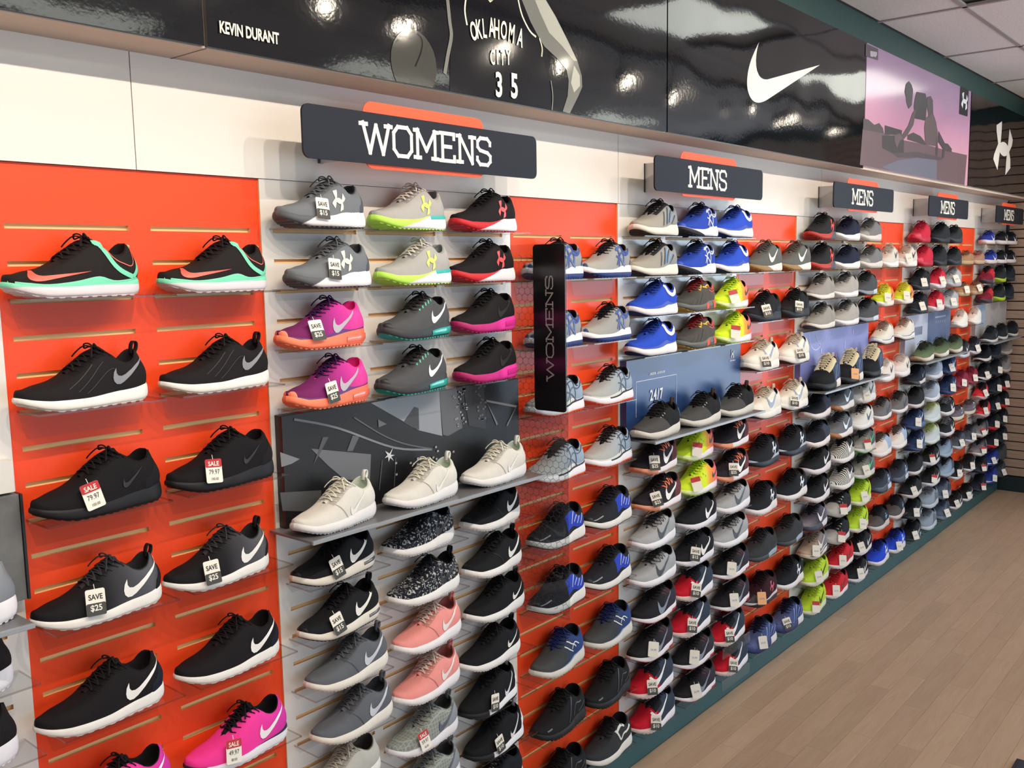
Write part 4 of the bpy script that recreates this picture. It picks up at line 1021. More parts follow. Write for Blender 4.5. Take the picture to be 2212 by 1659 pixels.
# under the WOMENS sign
K('greyemblem', 'grey running shoe with cream emblem', 'run', '#70757b', ('s', '#55585d', '#e5e1e4', 1.0, -.3, .12), '#4f4c50', '#5d6268', '#4b4f55', em('#ece6d2', .60, .080, .036), [('heel', '#565a61', .86, .55), ('lat', '#7d838a', 0)])
K('lime', 'pale grey running shoe, lime toe', 'run', '#a8a6a3', ('s', '#b7ea5c', '#e9e6ea', 1.0, -.55, .20), '#b0e258', '#d8d2c8', '#9aa0a4', em('#d3f06a', .62, .082, .036), [('band', '#3fb0ab', .66, .99, .72, 1.0)])
K('redblack', 'black running shoe, red toe sole', 'run', '#1d1a1d', ('s', '#c4252f', '#e9e4e8', 1.0, -.5, .22), '#b92430', '#1a181a', '#19171a', em('#f0585c', .66, .080, .036))
K('airpink', 'purple pink cushioned shoe, orange sole', 'air', ('g', ((0, '#6d2454'), (.35, '#7c2a6d'), (.58, '#c03592'), (.8, '#e8489f'), (1, '#c23a90'))), ('g', ((0, '#ff8a66'), (.55, '#fb7d5e'), (1, '#ef6a4f'))), '#fb8a66', '#3d1b4d', '#f5359a', sw('#b3aab4', .66, .068, .098, 20), [('mud', '#5d2370', .10), ('air', '#f0705a', .66, .97, .2, .62), ('toe', '#ff8a66', .045)])
K('airgrey', 'dark grey cushioned shoe, teal sole', 'air', '#4f5053', ('s', '#3a3a3d', '#3a3f42', 1, 0, .4), '#2fa89d', '#232225', '#242326', sw('#efeeea', .72, .070, .090, 24), [('air', '#2fa79c', .55, .97, .15, .6), ('strp', '#57cfa8', .0028, [[(.44, .80), (.425, .68)], [(.485, .80), (.47, .66)], [(.53, .80), (.515, .65)], [(.575, .80), (.56, .64)], [(.615, .84), (.605, .68)]]), ('toe', '#202022', .06)])
K('airblack', 'black cushioned shoe, magenta sole', 'air', '#1d1b1d', ('g', ((0, '#a51f5c'), (.5, '#c52a86'), (.62, '#f040a8'), (1, '#f23fa6'))), '#a8235f', '#1b191b', '#19171a', sw('#2b2a2d', .70, .072, .09, 22), [('air', '#d73494', .68, .97, .25, .7)])
K('white', 'all white sneaker', 'flat', '#d6d3cb', '#e0dddc', '#dad7d8', '#dedacb', '#c9d2c4', ('check', '#e6e3db', .66, .060, .085, 22), [('saddleline', '#a8a399', 0), ('tabc', '#e4e4dc', 0)], name='sneaker', tab='#e4e4dc')
K('thea', 'black sneaker, white airy heel', 'flat', '#1b1c1f', CRM, '#26262a', '#18181b', '#17171a', sw('#ece9e0', .72, .068, .098, 24), [('air', '#58585a', .74, .93, .45, .7), ('toe', '#19191c', .03)], name='sneaker', tab='#19191c')
K('palm', 'palm print sneaker', 'flat', ('camo', '#1a1d27', '#4b4f58', '#c3c4bd'), '#e9e7e4', None, '#1a1d26', '#14161d', sw('#171a24', .74, .066, .09, 24), (), '#1a1d27', name='sneaker', tab='#14161d')
K('rosheblack', 'black sneaker, white check', 'flat', '#1a1b1f', '#e9e7e4', None, '#1a1b1e', '#15161a', sw('#e9e8e4', .755, .067, .094, 26), [('saddleline', '#0e0e11', 0)], name='sneaker', tab='#17181b')
K('roshesmall', 'black sneaker, small check', 'flat', '#17181c', '#e9e7e4', None, '#17181b', '#141519', sw('#e9e8e4', .745, .062, .064, 26), (), name='sneaker', tab='#17181b')
K('roshegrey', 'slate grey sneaker, cream sole', 'flat', '#61656c', '#e6e0d5', None, '#5a5e63', '#474b52', sw('#c9ccd4', .745, .066, .098, 26), [('saddleline', '#43464c', 0)], name='sneaker', tab='#6a6e74')
K('rosherose', 'salmon pink sneaker', 'flat', '#eb9690', '#ece9ea', None, '#d8c8bd', '#b9706e', sw('#ece2df', .715, .066, .090, 26), [('saddleline', '#b76b64', 0), ('strp', '#ecd5d4', .003, [[(.80, .78), (.9, .9), (.97, .97)]])], name='sneaker', tab='#e08a82')
K('ltknit', 'light grey knit sneaker', 'flat', '#b9b8b1', '#e9e7e2', None, '#b9b3a6', '#55534f', None, (), name='sneaker')
K('greymesh', 'grey lattice mesh sneaker, dark check', 'flat', ('lat', '#a2a79e', '#858a86'), '#e6e3e6', None, '#7d807f', '#4c4d51', sw('#575f70', .73, .064, .09, 26), [('heel', '#8f959b', .74, .9)], name='sneaker', tab='#74767a')
K('whiteheel', 'black shoe with white heel', 'train', '#17181b', ('s', '#18181b', '#ecebed', 1, .0, .28), '#1a1a1c', '#141417', '#121215', ('check', '#dfe3ea', .74, .068, .09, 34), [('heel', '#ecebed', .86, .85), ('band', '#19191c', .05, .9, .0, .25)], name='training_shoe', tab='#c9ccd2')
K('creamtongue', 'black shoe with cream tongue', 'train', '#1b1d24', '#d5d1c8', None, '#1b1d24', '#20232c', None, (), '#c9c3b4', name='training_shoe')
# orange panel behind the divider
TIGER = [[(.56, .04), (.575, .35), (.55, .74)], [(.68, .04), (.69, .35), (.65, .74)], [(.50, .12), (.60, .36), (.74, .58), (.90, .84)], [(.50, .40), (.62, .20), (.72, .05)], [(.52, .62), (.66, .70), (.80, .84)]]
K('tigerblue', 'silver grey running shoe, blue stripes', 'run', ('g', ((0, '#aaa79e'), (.3, '#9c9c9a'), (1, '#8f9296'))), ('s', '#2a3f7c', '#eae7ea', .0, 1.0, .34), '#26396f', '#1c1d22', '#202126', ('stripes', '#2d4a92', .0075, TIGER), [('heel', '#4a4e58', .86, .5), ('toe', '#2f4272', .03)])
K('tigerorange', 'silver running shoe with orange outsole', 'run', ('g', ((0, '#adaea8'), (.4, '#a5abae'), (.7, '#8fa3b8'), (1, '#9cadbf'))), '#e9e6ea', '#f0613a', '#2b2527', '#1d1c1f', ('stripes', '#27344a', .0032, TIGER), [('mud', '#cfcfc8', .12), ('band', '#2a2f3a', .3, .98, .82, 1.0), ('band', '#f0613a', .02, .98, .0, .16)])
K('blueblade', 'black running shoe, blue side, silver bars', 'run', '#23262d', '#dfdcd6', '#1d1d20', '#191a20', '#17181d', ('stripes', '#c3c7cf', .0035, [[(.58, .26), (.65, .66)], [(.64, .28), (.71, .66)], [(.70, .30), (.77, .68)], [(.77, .32), (.86, .70)]]), [('patch', '#2b45b8', .48, .86, .16, .70), ('toe', '#1b1d22', .05), ('strp', '#8f8f8a', .003, [[(.05, .30), (.12, .42), (.2, .5)]])])
K('ribblue', 'dark metallic running shoe, blue laces', 'run', ('g', ((0, '#4a4c4c'), (.4, '#3b3f42'), (.62, '#2d3f70'), (1, '#2e4a8c'))), '#d5d0c6', '#c8c3b8', '#1d2a5c', '#22252b', ('stripes', '#d9d9cf', .004, [[(.44, .7), (.50, .4), (.58, .2)], [(.50, .78), (.56, .48), (.66, .3)], [(.56, .3), (.66, .46), (.74, .5)]]), [('mud', '#7a93bd', .06)])
K('trail', 'all black lugged trail shoe', 'run', '#1d1e20', '#191a1c', '#151617', '#191a1c', '#17181a', ('stripes', '#3a3d40', .004, [[(.46, .1), (.54, .5), (.60, .8)], [(.58, .12), (.66, .46), (.78, .66)], [(.70, .2), (.86, .5)]]), [('strp', '#6a6c6e', .004, [[(.10, .34), (.17, .42)]]), ('heel', '#26282b', .86, .6)])
K('chevron', 'charcoal running shoe, silver chevron', 'run', '#35373a', '#e0ddd6', '#2a2b2d', '#1d1e20', '#1c1d1f', ('stripes', '#d8d6cb', .008, [[(.50, .82), (.58, .22), (.70, .46), (.86, .72)], [(.52, .62), (.70, .78)]]), [('heel', '#23252a', .86, .6)])
# under the nearest MENS sign
K('silvertech', 'silver running shoe with dark bands', 'run', ('g', ((0, '#a39f94'), (.35, '#98958d'), (1, '#828a92'))), '#ded9cd', '#2e2b28', '#1e1e20', '#242527', ('stripes', '#3a4048', .005, [[(.42, .1), (.48, .6)], [(.5, .1), (.58, .66)], [(.58, .1), (.68, .64)], [(.68, .1), (.78, .6)]]), [('strp', '#6ba3d8', .005, [[(.54, .1), (.62, .6)], [(.62, .12), (.72, .6)]]), ('eye', '#2e3236', 0)])
K('royaltiger', 'royal blue running shoe, silver stripes', 'run', '#2a48ae', ('s', '#22222a', '#e6e2e8', 1, .5, .42), '#1d1d28', '#17203f', '#171b2b', ('stripes', '#c4ccdc', .006, TIGER), [('toe', '#2f50c4', .05)])
K('royalchevron', 'royal blue running shoe, white chevron', 'run', '#2c4fc4', '#e8e4e6', '#1c2a55', '#1d3384', '#17181f', ('stripes', '#efece2', .013, [[(.58, .84), (.63, .44), (.74, .52), (.90, .78)]]), [('mud', '#2847b4', .14), ('heel', '#2f55cf', .9, .6)])
K('spike', 'dark cleated shoe with red and gold', 'run', ('g', ((0, '#4a4b4a'), (.5, '#4f4d49'), (1, '#5a5450'))), ('s', '#50524f', '#686b66', 0, 1, .4), '#c79a3a', '#8a2a2a', '#2a2424', ('stripes', '#d8b13a', .005, [[(.50, .7), (.58, .5)], [(.55, .6), (.66, .62)], [(.42, .7), (.5, .9)]]), [('strp', '#2c2c2b', .004, [[(.14, .1), (.26, .5)], [(.24, .1), (.36, .5)], [(.34, .1), (.46, .5)]]), ('strp', '#c8433c', .004, [[(.6, .5), (.9, .9)], [(.64, .4), (.95, .8)]]), ('band', '#e8533c', .50, .62, .2, .9), ('band', '#e8533c', .78, .92, .2, .9)])
NEON = ('g', ((0, '#d2ee2e'), (.5, '#d9ec3a'), (.64, '#f6a24c'), (.78, '#f9835c'), (.92, '#f2588c'), (1, '#ef4f92')))
K('neon', 'lime orange pink running shoe', 'flex', NEON, ('g', ((0, '#d9ee8a'), (.4, '#e8e2e6'), (.75, '#ece5ea'), (1, '#f070ac'))), '#b8d638', '#c5e62f', '#28222a', sw('#2b2530', .82, .068, .066, 26), [('strp', '#5c6a20', .002, [[(.34, .70), (.35, .60)], [(.40, .62), (.41, .5)], [(.46, .66), (.47, .52)], [(.5, .46), (.51, .36)]])], '#c9e833')
K('lounge', 'dark grey sneaker with pale sole', 'flat', ('s', '#4a4949', '#1d1d20', 1.0, .35, .62), '#cfc9bf', '#c9c2b6', '#1a1a1c', '#1a1a1c', None, [('patch', '#6aa6d8', .905, .945, .30, .72), ('strp', '#b9b2a6', .0022, [[(.41, .76), (.405, .68)], [(.45, .76), (.445, .67)], [(.49, .76), (.485, .66)]])], '#1d1d20', name='sneaker', tab='#4a3a30')
K('emberlace', 'black running shoe with orange laces', 'flex', ('s', '#29232a', '#6a3a40', 1.0, .0, .70), ('s', '#e79a78', '#e9e2e6', 1, .0, .3), '#e98458', '#221e22', '#2a2024', sw('#efece8', .79, .064, .088, 30), [('strp', '#f4723c', .0042, [[(.44, .86), (.50, .52), (.51, .86), (.57, .50), (.58, .88), (.64, .52), (.65, .84)]])])
K('knitgrey', 'light grey knit runner, dark check', 'flat', '#a3a5a8', '#e8e5e8', None, '#2a2a2b', '#2b2c2f', sw('#34373f', .705, .062, .082, 30), [('strp', '#2a2b2c', .004, [[(.44, .86), (.49, .62), (.505, .84), (.55, .58), (.565, .84), (.61, .58)]])], '#8d8f92')
K('blackrunner', 'black runner with white check and sole', 'flex', '#1b1c22', '#e6e3e8', None, '#191a1f', '#17181c', sw('#eceae8', .80, .062, .086, 36))
K('fusion', 'charcoal shoe, grey check, red heel', 'flex', ('g', ((0, '#1e1d20'), (.45, '#232327'), (.7, '#35303a'), (1, '#31353f'))), ('s', '#e9e5e8', '#e9e5e8', 1, 0, .5), '#b32a38', '#1c1c1f', '#1d1e22', sw('#7d8899', .70, .058, .088, 32), [('band', '#b82c3a', .74, .985, .0, .42), ('strp', '#8a2f38', .0012, [[(.5, .8), (.58, .5)], [(.55, .82), (.64, .5)], [(.6, .84), (.70, .5)]])])
K('redtoe', 'red toed trainer with white check', 'train', ('s', '#c0172b', '#333d4e', 1.0, .12, .46), ('s', '#d9c3bb', '#e9e6ea', 1, .0, .3), '#d8d4d8', '#1c1d22', '#1c1d22', sw('#f0eeee', .655, .072, .094, 40), [('patch', '#1d1f26', .36, .52, .55, .97), ('heel', '#5b6c86', .86, .55)], '#1c1d22', name='training_shoe')
# third orange panel
K('greygum', 'grey trainer with gum sole', 'train', '#5f625f', ('s', '#9c7a4e', '#e6ddd8', 1, .35, .50), '#95703f', '#55504a', '#3f4140', sw('#eceae8', .70, .070, .078, 38), (), name='training_shoe')
K('blackplain', 'all black running shoe', 'run', '#1d1e22', '#22262e', '#191a1d', '#191a1d', '#17181b', None, [('heel', '#2c3442', .72, .6)])
K('dadwhite', 'white leather trainer, silver check', 'bulky', '#e4dfd2', '#e8e3dc', '#2a2a30', '#c9bba6', '#2a3045', sw('#8f9cb8', .70, .078, .088, 34), [('toe', '#e9e4d8', .2), ('heel', '#e6e6ea', .84, .7), ('strp', '#3c4258', .003, [[(.86, .25), (.97, .42)]]), ('patch', '#f1ede4', .36, .5, .0, .5)], name='training_shoe', tab='#d8ccb8')
K('nightemblem', 'black running shoe, white emblem', 'run', '#1d1f25', ('s', '#2c3240', '#a9b0bc', 0, 1, .62), '#22262e', '#191b20', '#1b1d22', em('#dfe7f0', .72, .076, .038, -16), [('heel', '#39465c', .86, .6)])
K('whitesoleemblem', 'black runner, white emblem and sole', 'run', '#1c1e24', '#e2dcda', None, '#17181c', '#16171b', em('#e9edf2', .74, .072, .036, -20), [('heel', '#2c3850', .82, .8)])
K('graphite', 'dark grey running shoe', 'flex', '#35373a', ('s', '#3a3b3e', '#9aa4b4', 1, 0, .5), '#2c2d30', '#202124', '#1f2022', None, [('heel', '#4a5262', .78, .5)])
K('maroon', 'maroon trainer with pink emblem', 'train', '#33161f', ('s', '#33222a', '#c9c2c8', 0, 1, .5), '#2a1a20', '#1d1216', '#1a1216', em('#d0526c', .72, .072, .034, -16), [('toe', '#231419', .2)], name='training_shoe')
K('navysheen', 'navy slate running shoe', 'run', ('g', ((0, '#5c6890'), (.35, '#4d5a86'), (.6, '#3f4c7c'), (1, '#454f78'))), ('s', '#2b3566', '#dcd8da', 1, .0, .62), '#2a3260', '#1b2038', '#1a1d2c', ('stripes', '#8fa4dc', .0035, [[(.42, .1), (.52, .7)], [(.5, .1), (.62, .7)], [(.6, .14), (.74, .7)], [(.7, .2), (.84, .7)]]), [('toe', '#33407a', .10)])
# under the second MENS sign
K('emberemblem', 'black runner, red toe and emblem', 'run', '#232529', ('s', '#b23a30', '#4f5560', 1, -.3, .44), '#9c2f28', '#1b1c1f', '#1b1c1f', em('#ff4a3c', .70, .076, .040, -14))
K('navywhite', 'navy sneaker, thick white sole', 'flat', '#20243a', '#ece6e2', None, '#1d2034', '#1b1e30', None, (), name='sneaker')
K('ashwhite', 'grey sneaker with off white sole', 'flat', '#77787a', '#d6d0c8', None, '#5d5e60', '#55575a', None, [('toe', '#8d8c8a', .2)], name='sneaker')
K('stone', 'stone grey running shoe', 'flex', '#95928d', '#dcd6cf', '#4a4440', '#4c4d50', '#6a6a6a', None)
K('pewter', 'pale grey running shoe', 'flex', '#a8a4a0', '#e9e4e2', None, '#48494c', '#77787a', None)
K('storm', 'storm grey running shoe', 'flex', '#484b50', ('s', '#8d9298', '#c9d2de', 1, 0, .5), '#30343a', '#26282c', '#26282c', None)
K('tallair', 'tall black sneaker with cream laces', 'high', ('s', '#17181c', '#3c4a68', 1.0, .1, .50), ('s', '#1c1d22', '#e0d8cc', 1, 0, .58), '#1a1b20', '#d8cba8', '#8a7468', ('stripes', '#8fa0c4', .003, [[(.52, .1), (.60, .5)], [(.58, .1), (.68, .55)], [(.66, .14), (.78, .6)]]), [('eyeband', '#d8cba8', 0)], '#d4c8aa', name='high_top_sneaker', tab='#c9bcae')
K('navysole', 'navy sneaker, split toe, white sole', 'flat', ('s', '#23252e', '#3a4152', 1.0, .2, .62), '#e6dcd8', None, '#1c1e26', '#1c1e26', None, (), name='sneaker')
K('greycheck2', 'grey running shoe, white check', 'run', ('g', ((0, '#75767a'), (.6, '#5f646c'), (1, '#67778c'))), ('s', '#b0764c', '#e2dcd8', 1, .2, .30), '#9a6a48', '#3c4048', '#41464f', sw('#dfe6ee', .72, .072, .078, 40))
K('whiteblack', 'white running shoe with black laces', 'run', '#dcd9d4', '#e2dedc', None, '#2d2c2c', '#2f3034', sw('#343a4c', .76, .074, .076, 40))
K('thickblack', 'black runner on thick white sole', 'air', '#1c1d21', '#dfd7d8', None, '#191a1d', '#17181b', sw('#e8e4e4', .80, .072, .08, 36))
K('zebra', 'black and white striped shoe', 'train', ('zebra', '#e3e0d8', '#26262a'), '#e6e0de', None, '#1a1a1d', '#19191c', sw('#ecebe9', .76, .078, .08, 40), [('patch', '#1c1c20', .5, .98, .4, .98)], '#19191c', name='training_shoe')
K('mossgrey', 'grey trainer with green accents', 'train', ('g', ((0, '#a09c94'), (.4, '#7d7c78'), (.6, '#4c4f50'), (1, '#7d8890'))), '#cfcac6', '#5ab85c', '#3c3e3c', '#34363a', sw('#3cc46a', .78, .078, .07, 46), [('toe', '#8f8c86', .14)], name='training_shoe')
K('plumair', 'grey cushioned shoe, red under sole', 'air', ('g', ((0, '#8a8088'), (.4, '#3a3844'), (.7, '#5c5664'), (1, '#8d8794'))), ('s', '#2c2e3c', '#d8d4dc', 1, .2, .64), '#a83a48', '#26242c', '#2a2c38', sw('#d9d6dc', .74, .076, .082, 38), [('mud', '#2c2e3c', .12)])
K('tanair', 'tan grey cushioned shoe', 'air', ('g', ((0, '#b59f88'), (.35, '#a08d7c'), (.6, '#7a7274'), (1, '#7d8494'))), ('s', '#c9b9a4', '#e0dcdc', 1, 0, .5), '#2e2c30', '#8f8274', '#5a5658', sw('#d8d4d2', .74, .076, .08, 38), [('band', '#3a3438', .1, .9, .7, .86)])
K('silvertoe', 'black trainer with silver toe', 'train', ('s', '#b0aaa4', '#1f2024', 1.0, -.2, .20), ('s', '#9a9690', '#cfcdd2', 1, 0, .4), '#1c1c1f', '#19191c', '#1b1c20', None, [('strp', '#cfccc4', .004, [[(.36, .86), (.35, .76)], [(.42, .86), (.41, .74)], [(.48, .86), (.47, .74)]])], name='training_shoe')
K('volt', 'lime green trainer, black check', 'train', '#b6d433', '#d9d8c4', None, '#a9c92c', '#9cc030', sw('#1e2a1c', .76, .070, .076, 40), [('strp', '#55681c', .002, [[(.4, .8), (.44, .6)], [(.46, .8), (.5, .6)], [(.52, .78), (.56, .56)]])], '#b2d034', name='training_shoe')
K('red', 'red running shoe with dark check', 'flex', '#cb2530', '#e6dcdc', None, '#b51f2a', '#3a1a20', sw('#6a1a26', .78, .062, .07, 32), (), '#b51f2a')
# fourth orange panel
K('bone', 'off white trainer, dark check', 'train', '#cfc8be', '#eae4e2', None, '#bdb2a4', '#55504c', sw('#3a3d46', .78, .078, .07, 44), [('heel', '#ece8e6', .8, .5)], name='training_shoe')
K('limeorange', 'lime and orange running shoe', 'flex', ('g', ((0, '#c8d92e'), (.5, '#ccd835'), (.64, '#f08a4c'), (1, '#f0806a'))), '#e8e2d8', None, '#d0d23c', '#d88a3c', sw('#4a2c2c', .80, .066, .06, 34), (), '#ccd83a')
K('ivory', 'ivory running shoe, grey line', 'run', '#dcd8cc', ('s', '#ddd6d0', '#e6e6ea', 0, 1, .4), '#4a4648', '#8f7a6c', '#a89a8c', None, [('band', '#5c6684', .1, .98, .86, 1.0), ('strp', '#5c6684', .002, [[(.86, .2), (.8, .6), (.7, .9)]])])
K('chalk', 'chalk white shoe, dark check', 'bulky', '#ddd3cc', '#e6dedc', None, '#cfc2b8', '#cbbfb6', sw('#2c3040', .76, .076, .07, 40), (), name='training_shoe')
K('taupe', 'taupe grey running shoe', 'flex', '#6c6a6c', '#e6dedc', None, '#2d2c2e', '#343438', sw('#3a3e48', .76, .064, .074, 34))
K('skysplit', 'white toed shoe with sky heel', 'train', ('s', '#e0d6cf', '#9fb2cc', 1.0, .25, .66), '#e6deda', None, '#5c534c', '#3a3d48', None, (), name='training_shoe')
K('inkemblem', 'ink blue running shoe, pale emblem', 'run', '#353c4a', ('s', '#3a4250', '#c8d0de', 1, 0, .52), '#2c323e', '#20242c', '#20242c', em('#b9cfe8', .76, .076, .036, -18), [('mud', '#464e5c', .2)])
K('smokeemblem', 'smoke grey running shoe, tiny emblem', 'run', ('s', '#55504f', '#23282f', 1.0, .25, .52), '#c9bdb6', None, '#1c1f26', '#1d2026', em('#8fb0d0', .78, .074, .026, -18))
K('royalemblem', 'royal blue running shoe, white emblem', 'run', '#2346c8', '#dcd6d6', None, '#16245c', '#162048', em('#e6f0fa', .74, .076, .038, -18), [('heel', '#2f58d8', .82, .7)])
# under the third MENS sign
K('crimson', 'crimson sneaker all over', 'train', '#c2263f', '#b9243c', None, '#b5223a', '#9c1f34', None, [('toe', '#cc2e48', .16)], name='sneaker')
K('inkblack', 'plain black sneaker', 'train', '#22262c', '#2a3038', None, '#1c2026', '#1a1d22', None, (), name='sneaker')
K('inkblack2', 'low black sneaker', 'flat', '#2a2e34', '#343c46', None, '#1f2328', '#1d2026', None, (), name='sneaker')
K('redwhite', 'red sneaker on white sole', 'train', '#c9283e', '#e9e0e0', None, '#c2253a', '#a52034', None, (), name='sneaker')
K('cement', 'cement grey sneaker', 'train', '#a5a8ac', '#b4b6ba', None, '#94979c', '#7d8086', None, (), name='sneaker')
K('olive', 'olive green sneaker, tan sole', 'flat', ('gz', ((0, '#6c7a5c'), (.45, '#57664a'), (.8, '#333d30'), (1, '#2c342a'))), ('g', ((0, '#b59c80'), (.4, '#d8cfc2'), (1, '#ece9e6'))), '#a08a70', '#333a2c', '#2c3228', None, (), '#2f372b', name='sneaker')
K('nightcheck', 'dark navy shoe, faint check', 'flex', '#262c38', ('s', '#3a3436', '#d8d2d4', 1, .1, .34), '#2a2a30', '#1c2028', '#1d212a', sw('#6c7c98', .78, .066, .07, 40))
K('mistgrey', 'mist grey shoe with white sole', 'run', ('g', ((0, '#8a93a4'), (.6, '#a8b4c4'), (1, '#c2cede'))), '#d9dade', None, '#6c7480', '#6a7382', None)
K('navycheck', 'navy shoe with pale check', 'train', '#28375c', ('s', '#2a3a66', '#4a6aa8', 1, 0, .6), None, '#20294a', '#1c2440', sw('#c9d4e6', .78, .078, .08, 44), (), name='training_shoe')
K('sageyellow', 'pale grey shoe, yellow green laces', 'run', ('gz', ((0, '#c9cfd2'), (.5, '#bcc4c4'), (1, '#b4bc9c'))), '#d0d6d4', '#b8cc9c', '#c2cc7a', '#9aa090', None, (), '#c0c890')
K('panda', 'black low sneaker with grey laces', 'flat', '#26282e', '#d9d6da', None, '#8d8a90', '#1d1e22', sw('#e6e6e8', .78, .064, .084, 40), (), name='sneaker')
K('jetsole', 'black shoe with pale sole', 'flex', '#26282d', '#cfc9c8', None, '#1c1e22', '#1b1c20', None)
K('jetcheck', 'black shoe, white check and sole', 'flex', '#222326', '#d9d6dc', None, '#1b1c1e', '#191a1c', sw('#e2e2e4', .80, .066, .07, 40))
K('bluecollage', 'blue grey patchwork shoe', 'run', ('g', ((0, '#93a4b8'), (.5, '#7f93aa'), (.7, '#414654'), (1, '#595e6c'))), '#9aa6b6', '#4a5262', '#2a2c36', '#262a34', ('stripes', '#a83c48', .005, [[(.60, .5), (.66, .8)], [(.68, .5), (.74, .8)]]))
K('gillgrey', 'grey shoe with ribbed side', 'bulky', '#8d97a4', '#b8c0cc', '#2c3440', '#6a7480', '#4c545f', ('stripes', '#3a424e', .004, [[(.46, .1), (.56, .6)], [(.52, .1), (.63, .62)], [(.58, .1), (.70, .64)], [(.65, .12), (.77, .66)], [(.72, .14), (.84, .68)]]), (), name='training_shoe')
K('gillnavy', 'navy grey shoe with ribbed side', 'bulky', '#505a6c', '#6a7488', '#2a2e3a', '#39404e', '#2c313c', ('stripes', '#272c38', .004, [[(.46, .1), (.56, .6)], [(.52, .1), (.63, .62)], [(.58, .1), (.70, .64)], [(.65, .12), (.77, .66)], [(.72, .14), (.84, .68)]]), (), name='training_shoe')
K('bladeblack', 'black shoe, silver heel check', 'flex', '#1c1f24', ('s', '#20242a', '#aebccc', 1, 0, .72), None, '#191b1f', '#181a1e', sw('#c9d6e4', .84, .062, .06, 50))
# fifth orange panel and the corner
K('tan', 'tan casual shoe', 'skate', '#9c7a5c', '#b79a78', None, '#7a5a48', '#6a4c3e', None, (), '#8a6850', name='casual_shoe')
K('blush', 'pinkish brown casual shoe', 'skate', '#a07a6a', '#c2a48c', None, '#8a6058', '#7a544c', None, (), '#90685c', name='casual_shoe')
K('snow', 'bright white shoe, brown lining', 'train', '#e6e2da', '#eae6e0', None, '#d8cfc6', '#6a4a44', None, (), '#b89080', name='sneaker')
K('nightnb', 'dark shoe with pale side mark', 'train', '#2c3038', '#cfcbd4', None, '#22252b', '#20232a', sw('#dfe2ea', .72, .072, .064, 50), (), name='sneaker')
K('wine', 'wine red shoe all over', 'train', '#8a2c42', '#92344a', None, '#7a2438', '#6a2032', None, (), name='sneaker')
K('dusk', 'dusk grey sneaker, bent white line', 'skate', '#6a6470', '#d9cfb8', None, '#5c5662', '#4a4650', ('stripes', '#e6e3e6', .006, [[(.42, .30), (.54, .36), (.56, .66), (.72, .74)]]), (), name='sneaker')
K('slate', 'slate grey sneaker', 'train', '#4c5460', '#c2c4d0', None, '#262a30', '#30363f', None, (), name='sneaker')
K('bluecourt', 'royal blue low shoe, white check', 'skate', '#2a3c9c', '#dcd2d4', None, '#24347f', '#20294f', sw('#ece8e8', .66, .050, .09, 30), (), name='skate_shoe')
K('blackcourt', 'black low shoe, white check', 'skate', '#20232b', '#dcd8da', None, '#1d2027', '#1b1d24', sw('#ece8e8', .70, .050, .09, 30), (), name='skate_shoe')
K('scarletdark', 'scarlet and charcoal shoe', 'train', ('s', '#7c2034', '#c42c3a', 1.0, .3, .55), ('s', '#4a4450', '#8a7480', 1, 0, .5), None, '#2c1c24', '#2a1c24', ('stripes', '#d8788a', .005, [[(.5, .3), (.72, .5), (.9, .6)]]), (), name='training_shoe')
K('limeblack', 'black shoe with lime sole', 'train', '#2b3036', '#b6d43a', None, '#1f2328', '#1d2126', ('stripes', '#bedc3c', .009, [[(.60, .4), (.68, .9)]]), (), name='training_shoe')
K('stormblack', 'black blue trainer', 'train', '#232b36', '#2a3440', None, '#1b2129', '#1a2028', None, (), name='training_shoe')
K('corner', 'black running shoe with thin white sole', 'flex', '#22282e', '#cfccc8', None, '#1c2026', '#1b1f25', sw('#56636c', .80, .068, .08, 46))
K('wavesole', 'black shoe on wavy white sole', 'train', '#1e2128', '#dcd8da', '#1c1f26', '#191c22', '#181b21', None, (), name='training_shoe')
K('ghost', 'grey and cream trainer', 'train', '#8c8684', '#b9b2ac', None, '#6c6a70', '#5c5c64', None, (), name='training_shoe')
K('blackred', 'black shoe with red sole', 'train', '#23262e', '#cf2c38', None, '#1c1f26', '#1b1d24', None, (), name='training_shoe')
K('brightred', 'bright red and black shoe', 'flex', ('s', '#e0343f', '#e23a44', 1, 0, .5), '#c9b4b8', None, '#1d2028', '#1b1e26', None, [('patch', '#1d2028', .3, .62, .6, .97)], '#1d2028')
K('greywhite2', 'grey trainer with white sole', 'train', ('g', ((0, '#8a8488'), (.4, '#6c6a70'), (.6, '#2a2c36'), (1, '#8d94a4'))), '#d9d2d4', None, '#20222a', '#20222a', None, (), name='training_shoe')
K('blueall', 'blue shoe with thin white line', 'train', '#2b3f94', ('s', '#2b3f94', '#c9ccd8', 0, 1, .5), None, '#20306c', '#1c2a5c', None, (), name='training_shoe')
K('gunmetal', 'gunmetal grey shoe', 'train', '#454a50', '#3c4148', None, '#33383e', '#2c3036', None, (), name='training_shoe')
K('navytag', 'navy black running shoe', 'run', '#262a36', ('s', '#2a3040', '#8a92a4', 1, 0, .5), None, '#1c2029', '#1b1f28', None)
K('edgegrey', 'light grey shoe, thick white sole', 'air', ('g', ((0, '#9a9da2'), (.7, '#8d9096'), (1, '#7c8088'))), '#e9e6e8', None, '#8a8d92', '#6c6f75', sw('#3a3c42', .74, .074, .09, 30))
K('edgeblack', 'black shoe, thick white sole', 'air', '#1c1a1c', '#e6e4ea', None, '#191719', '#181618', None)

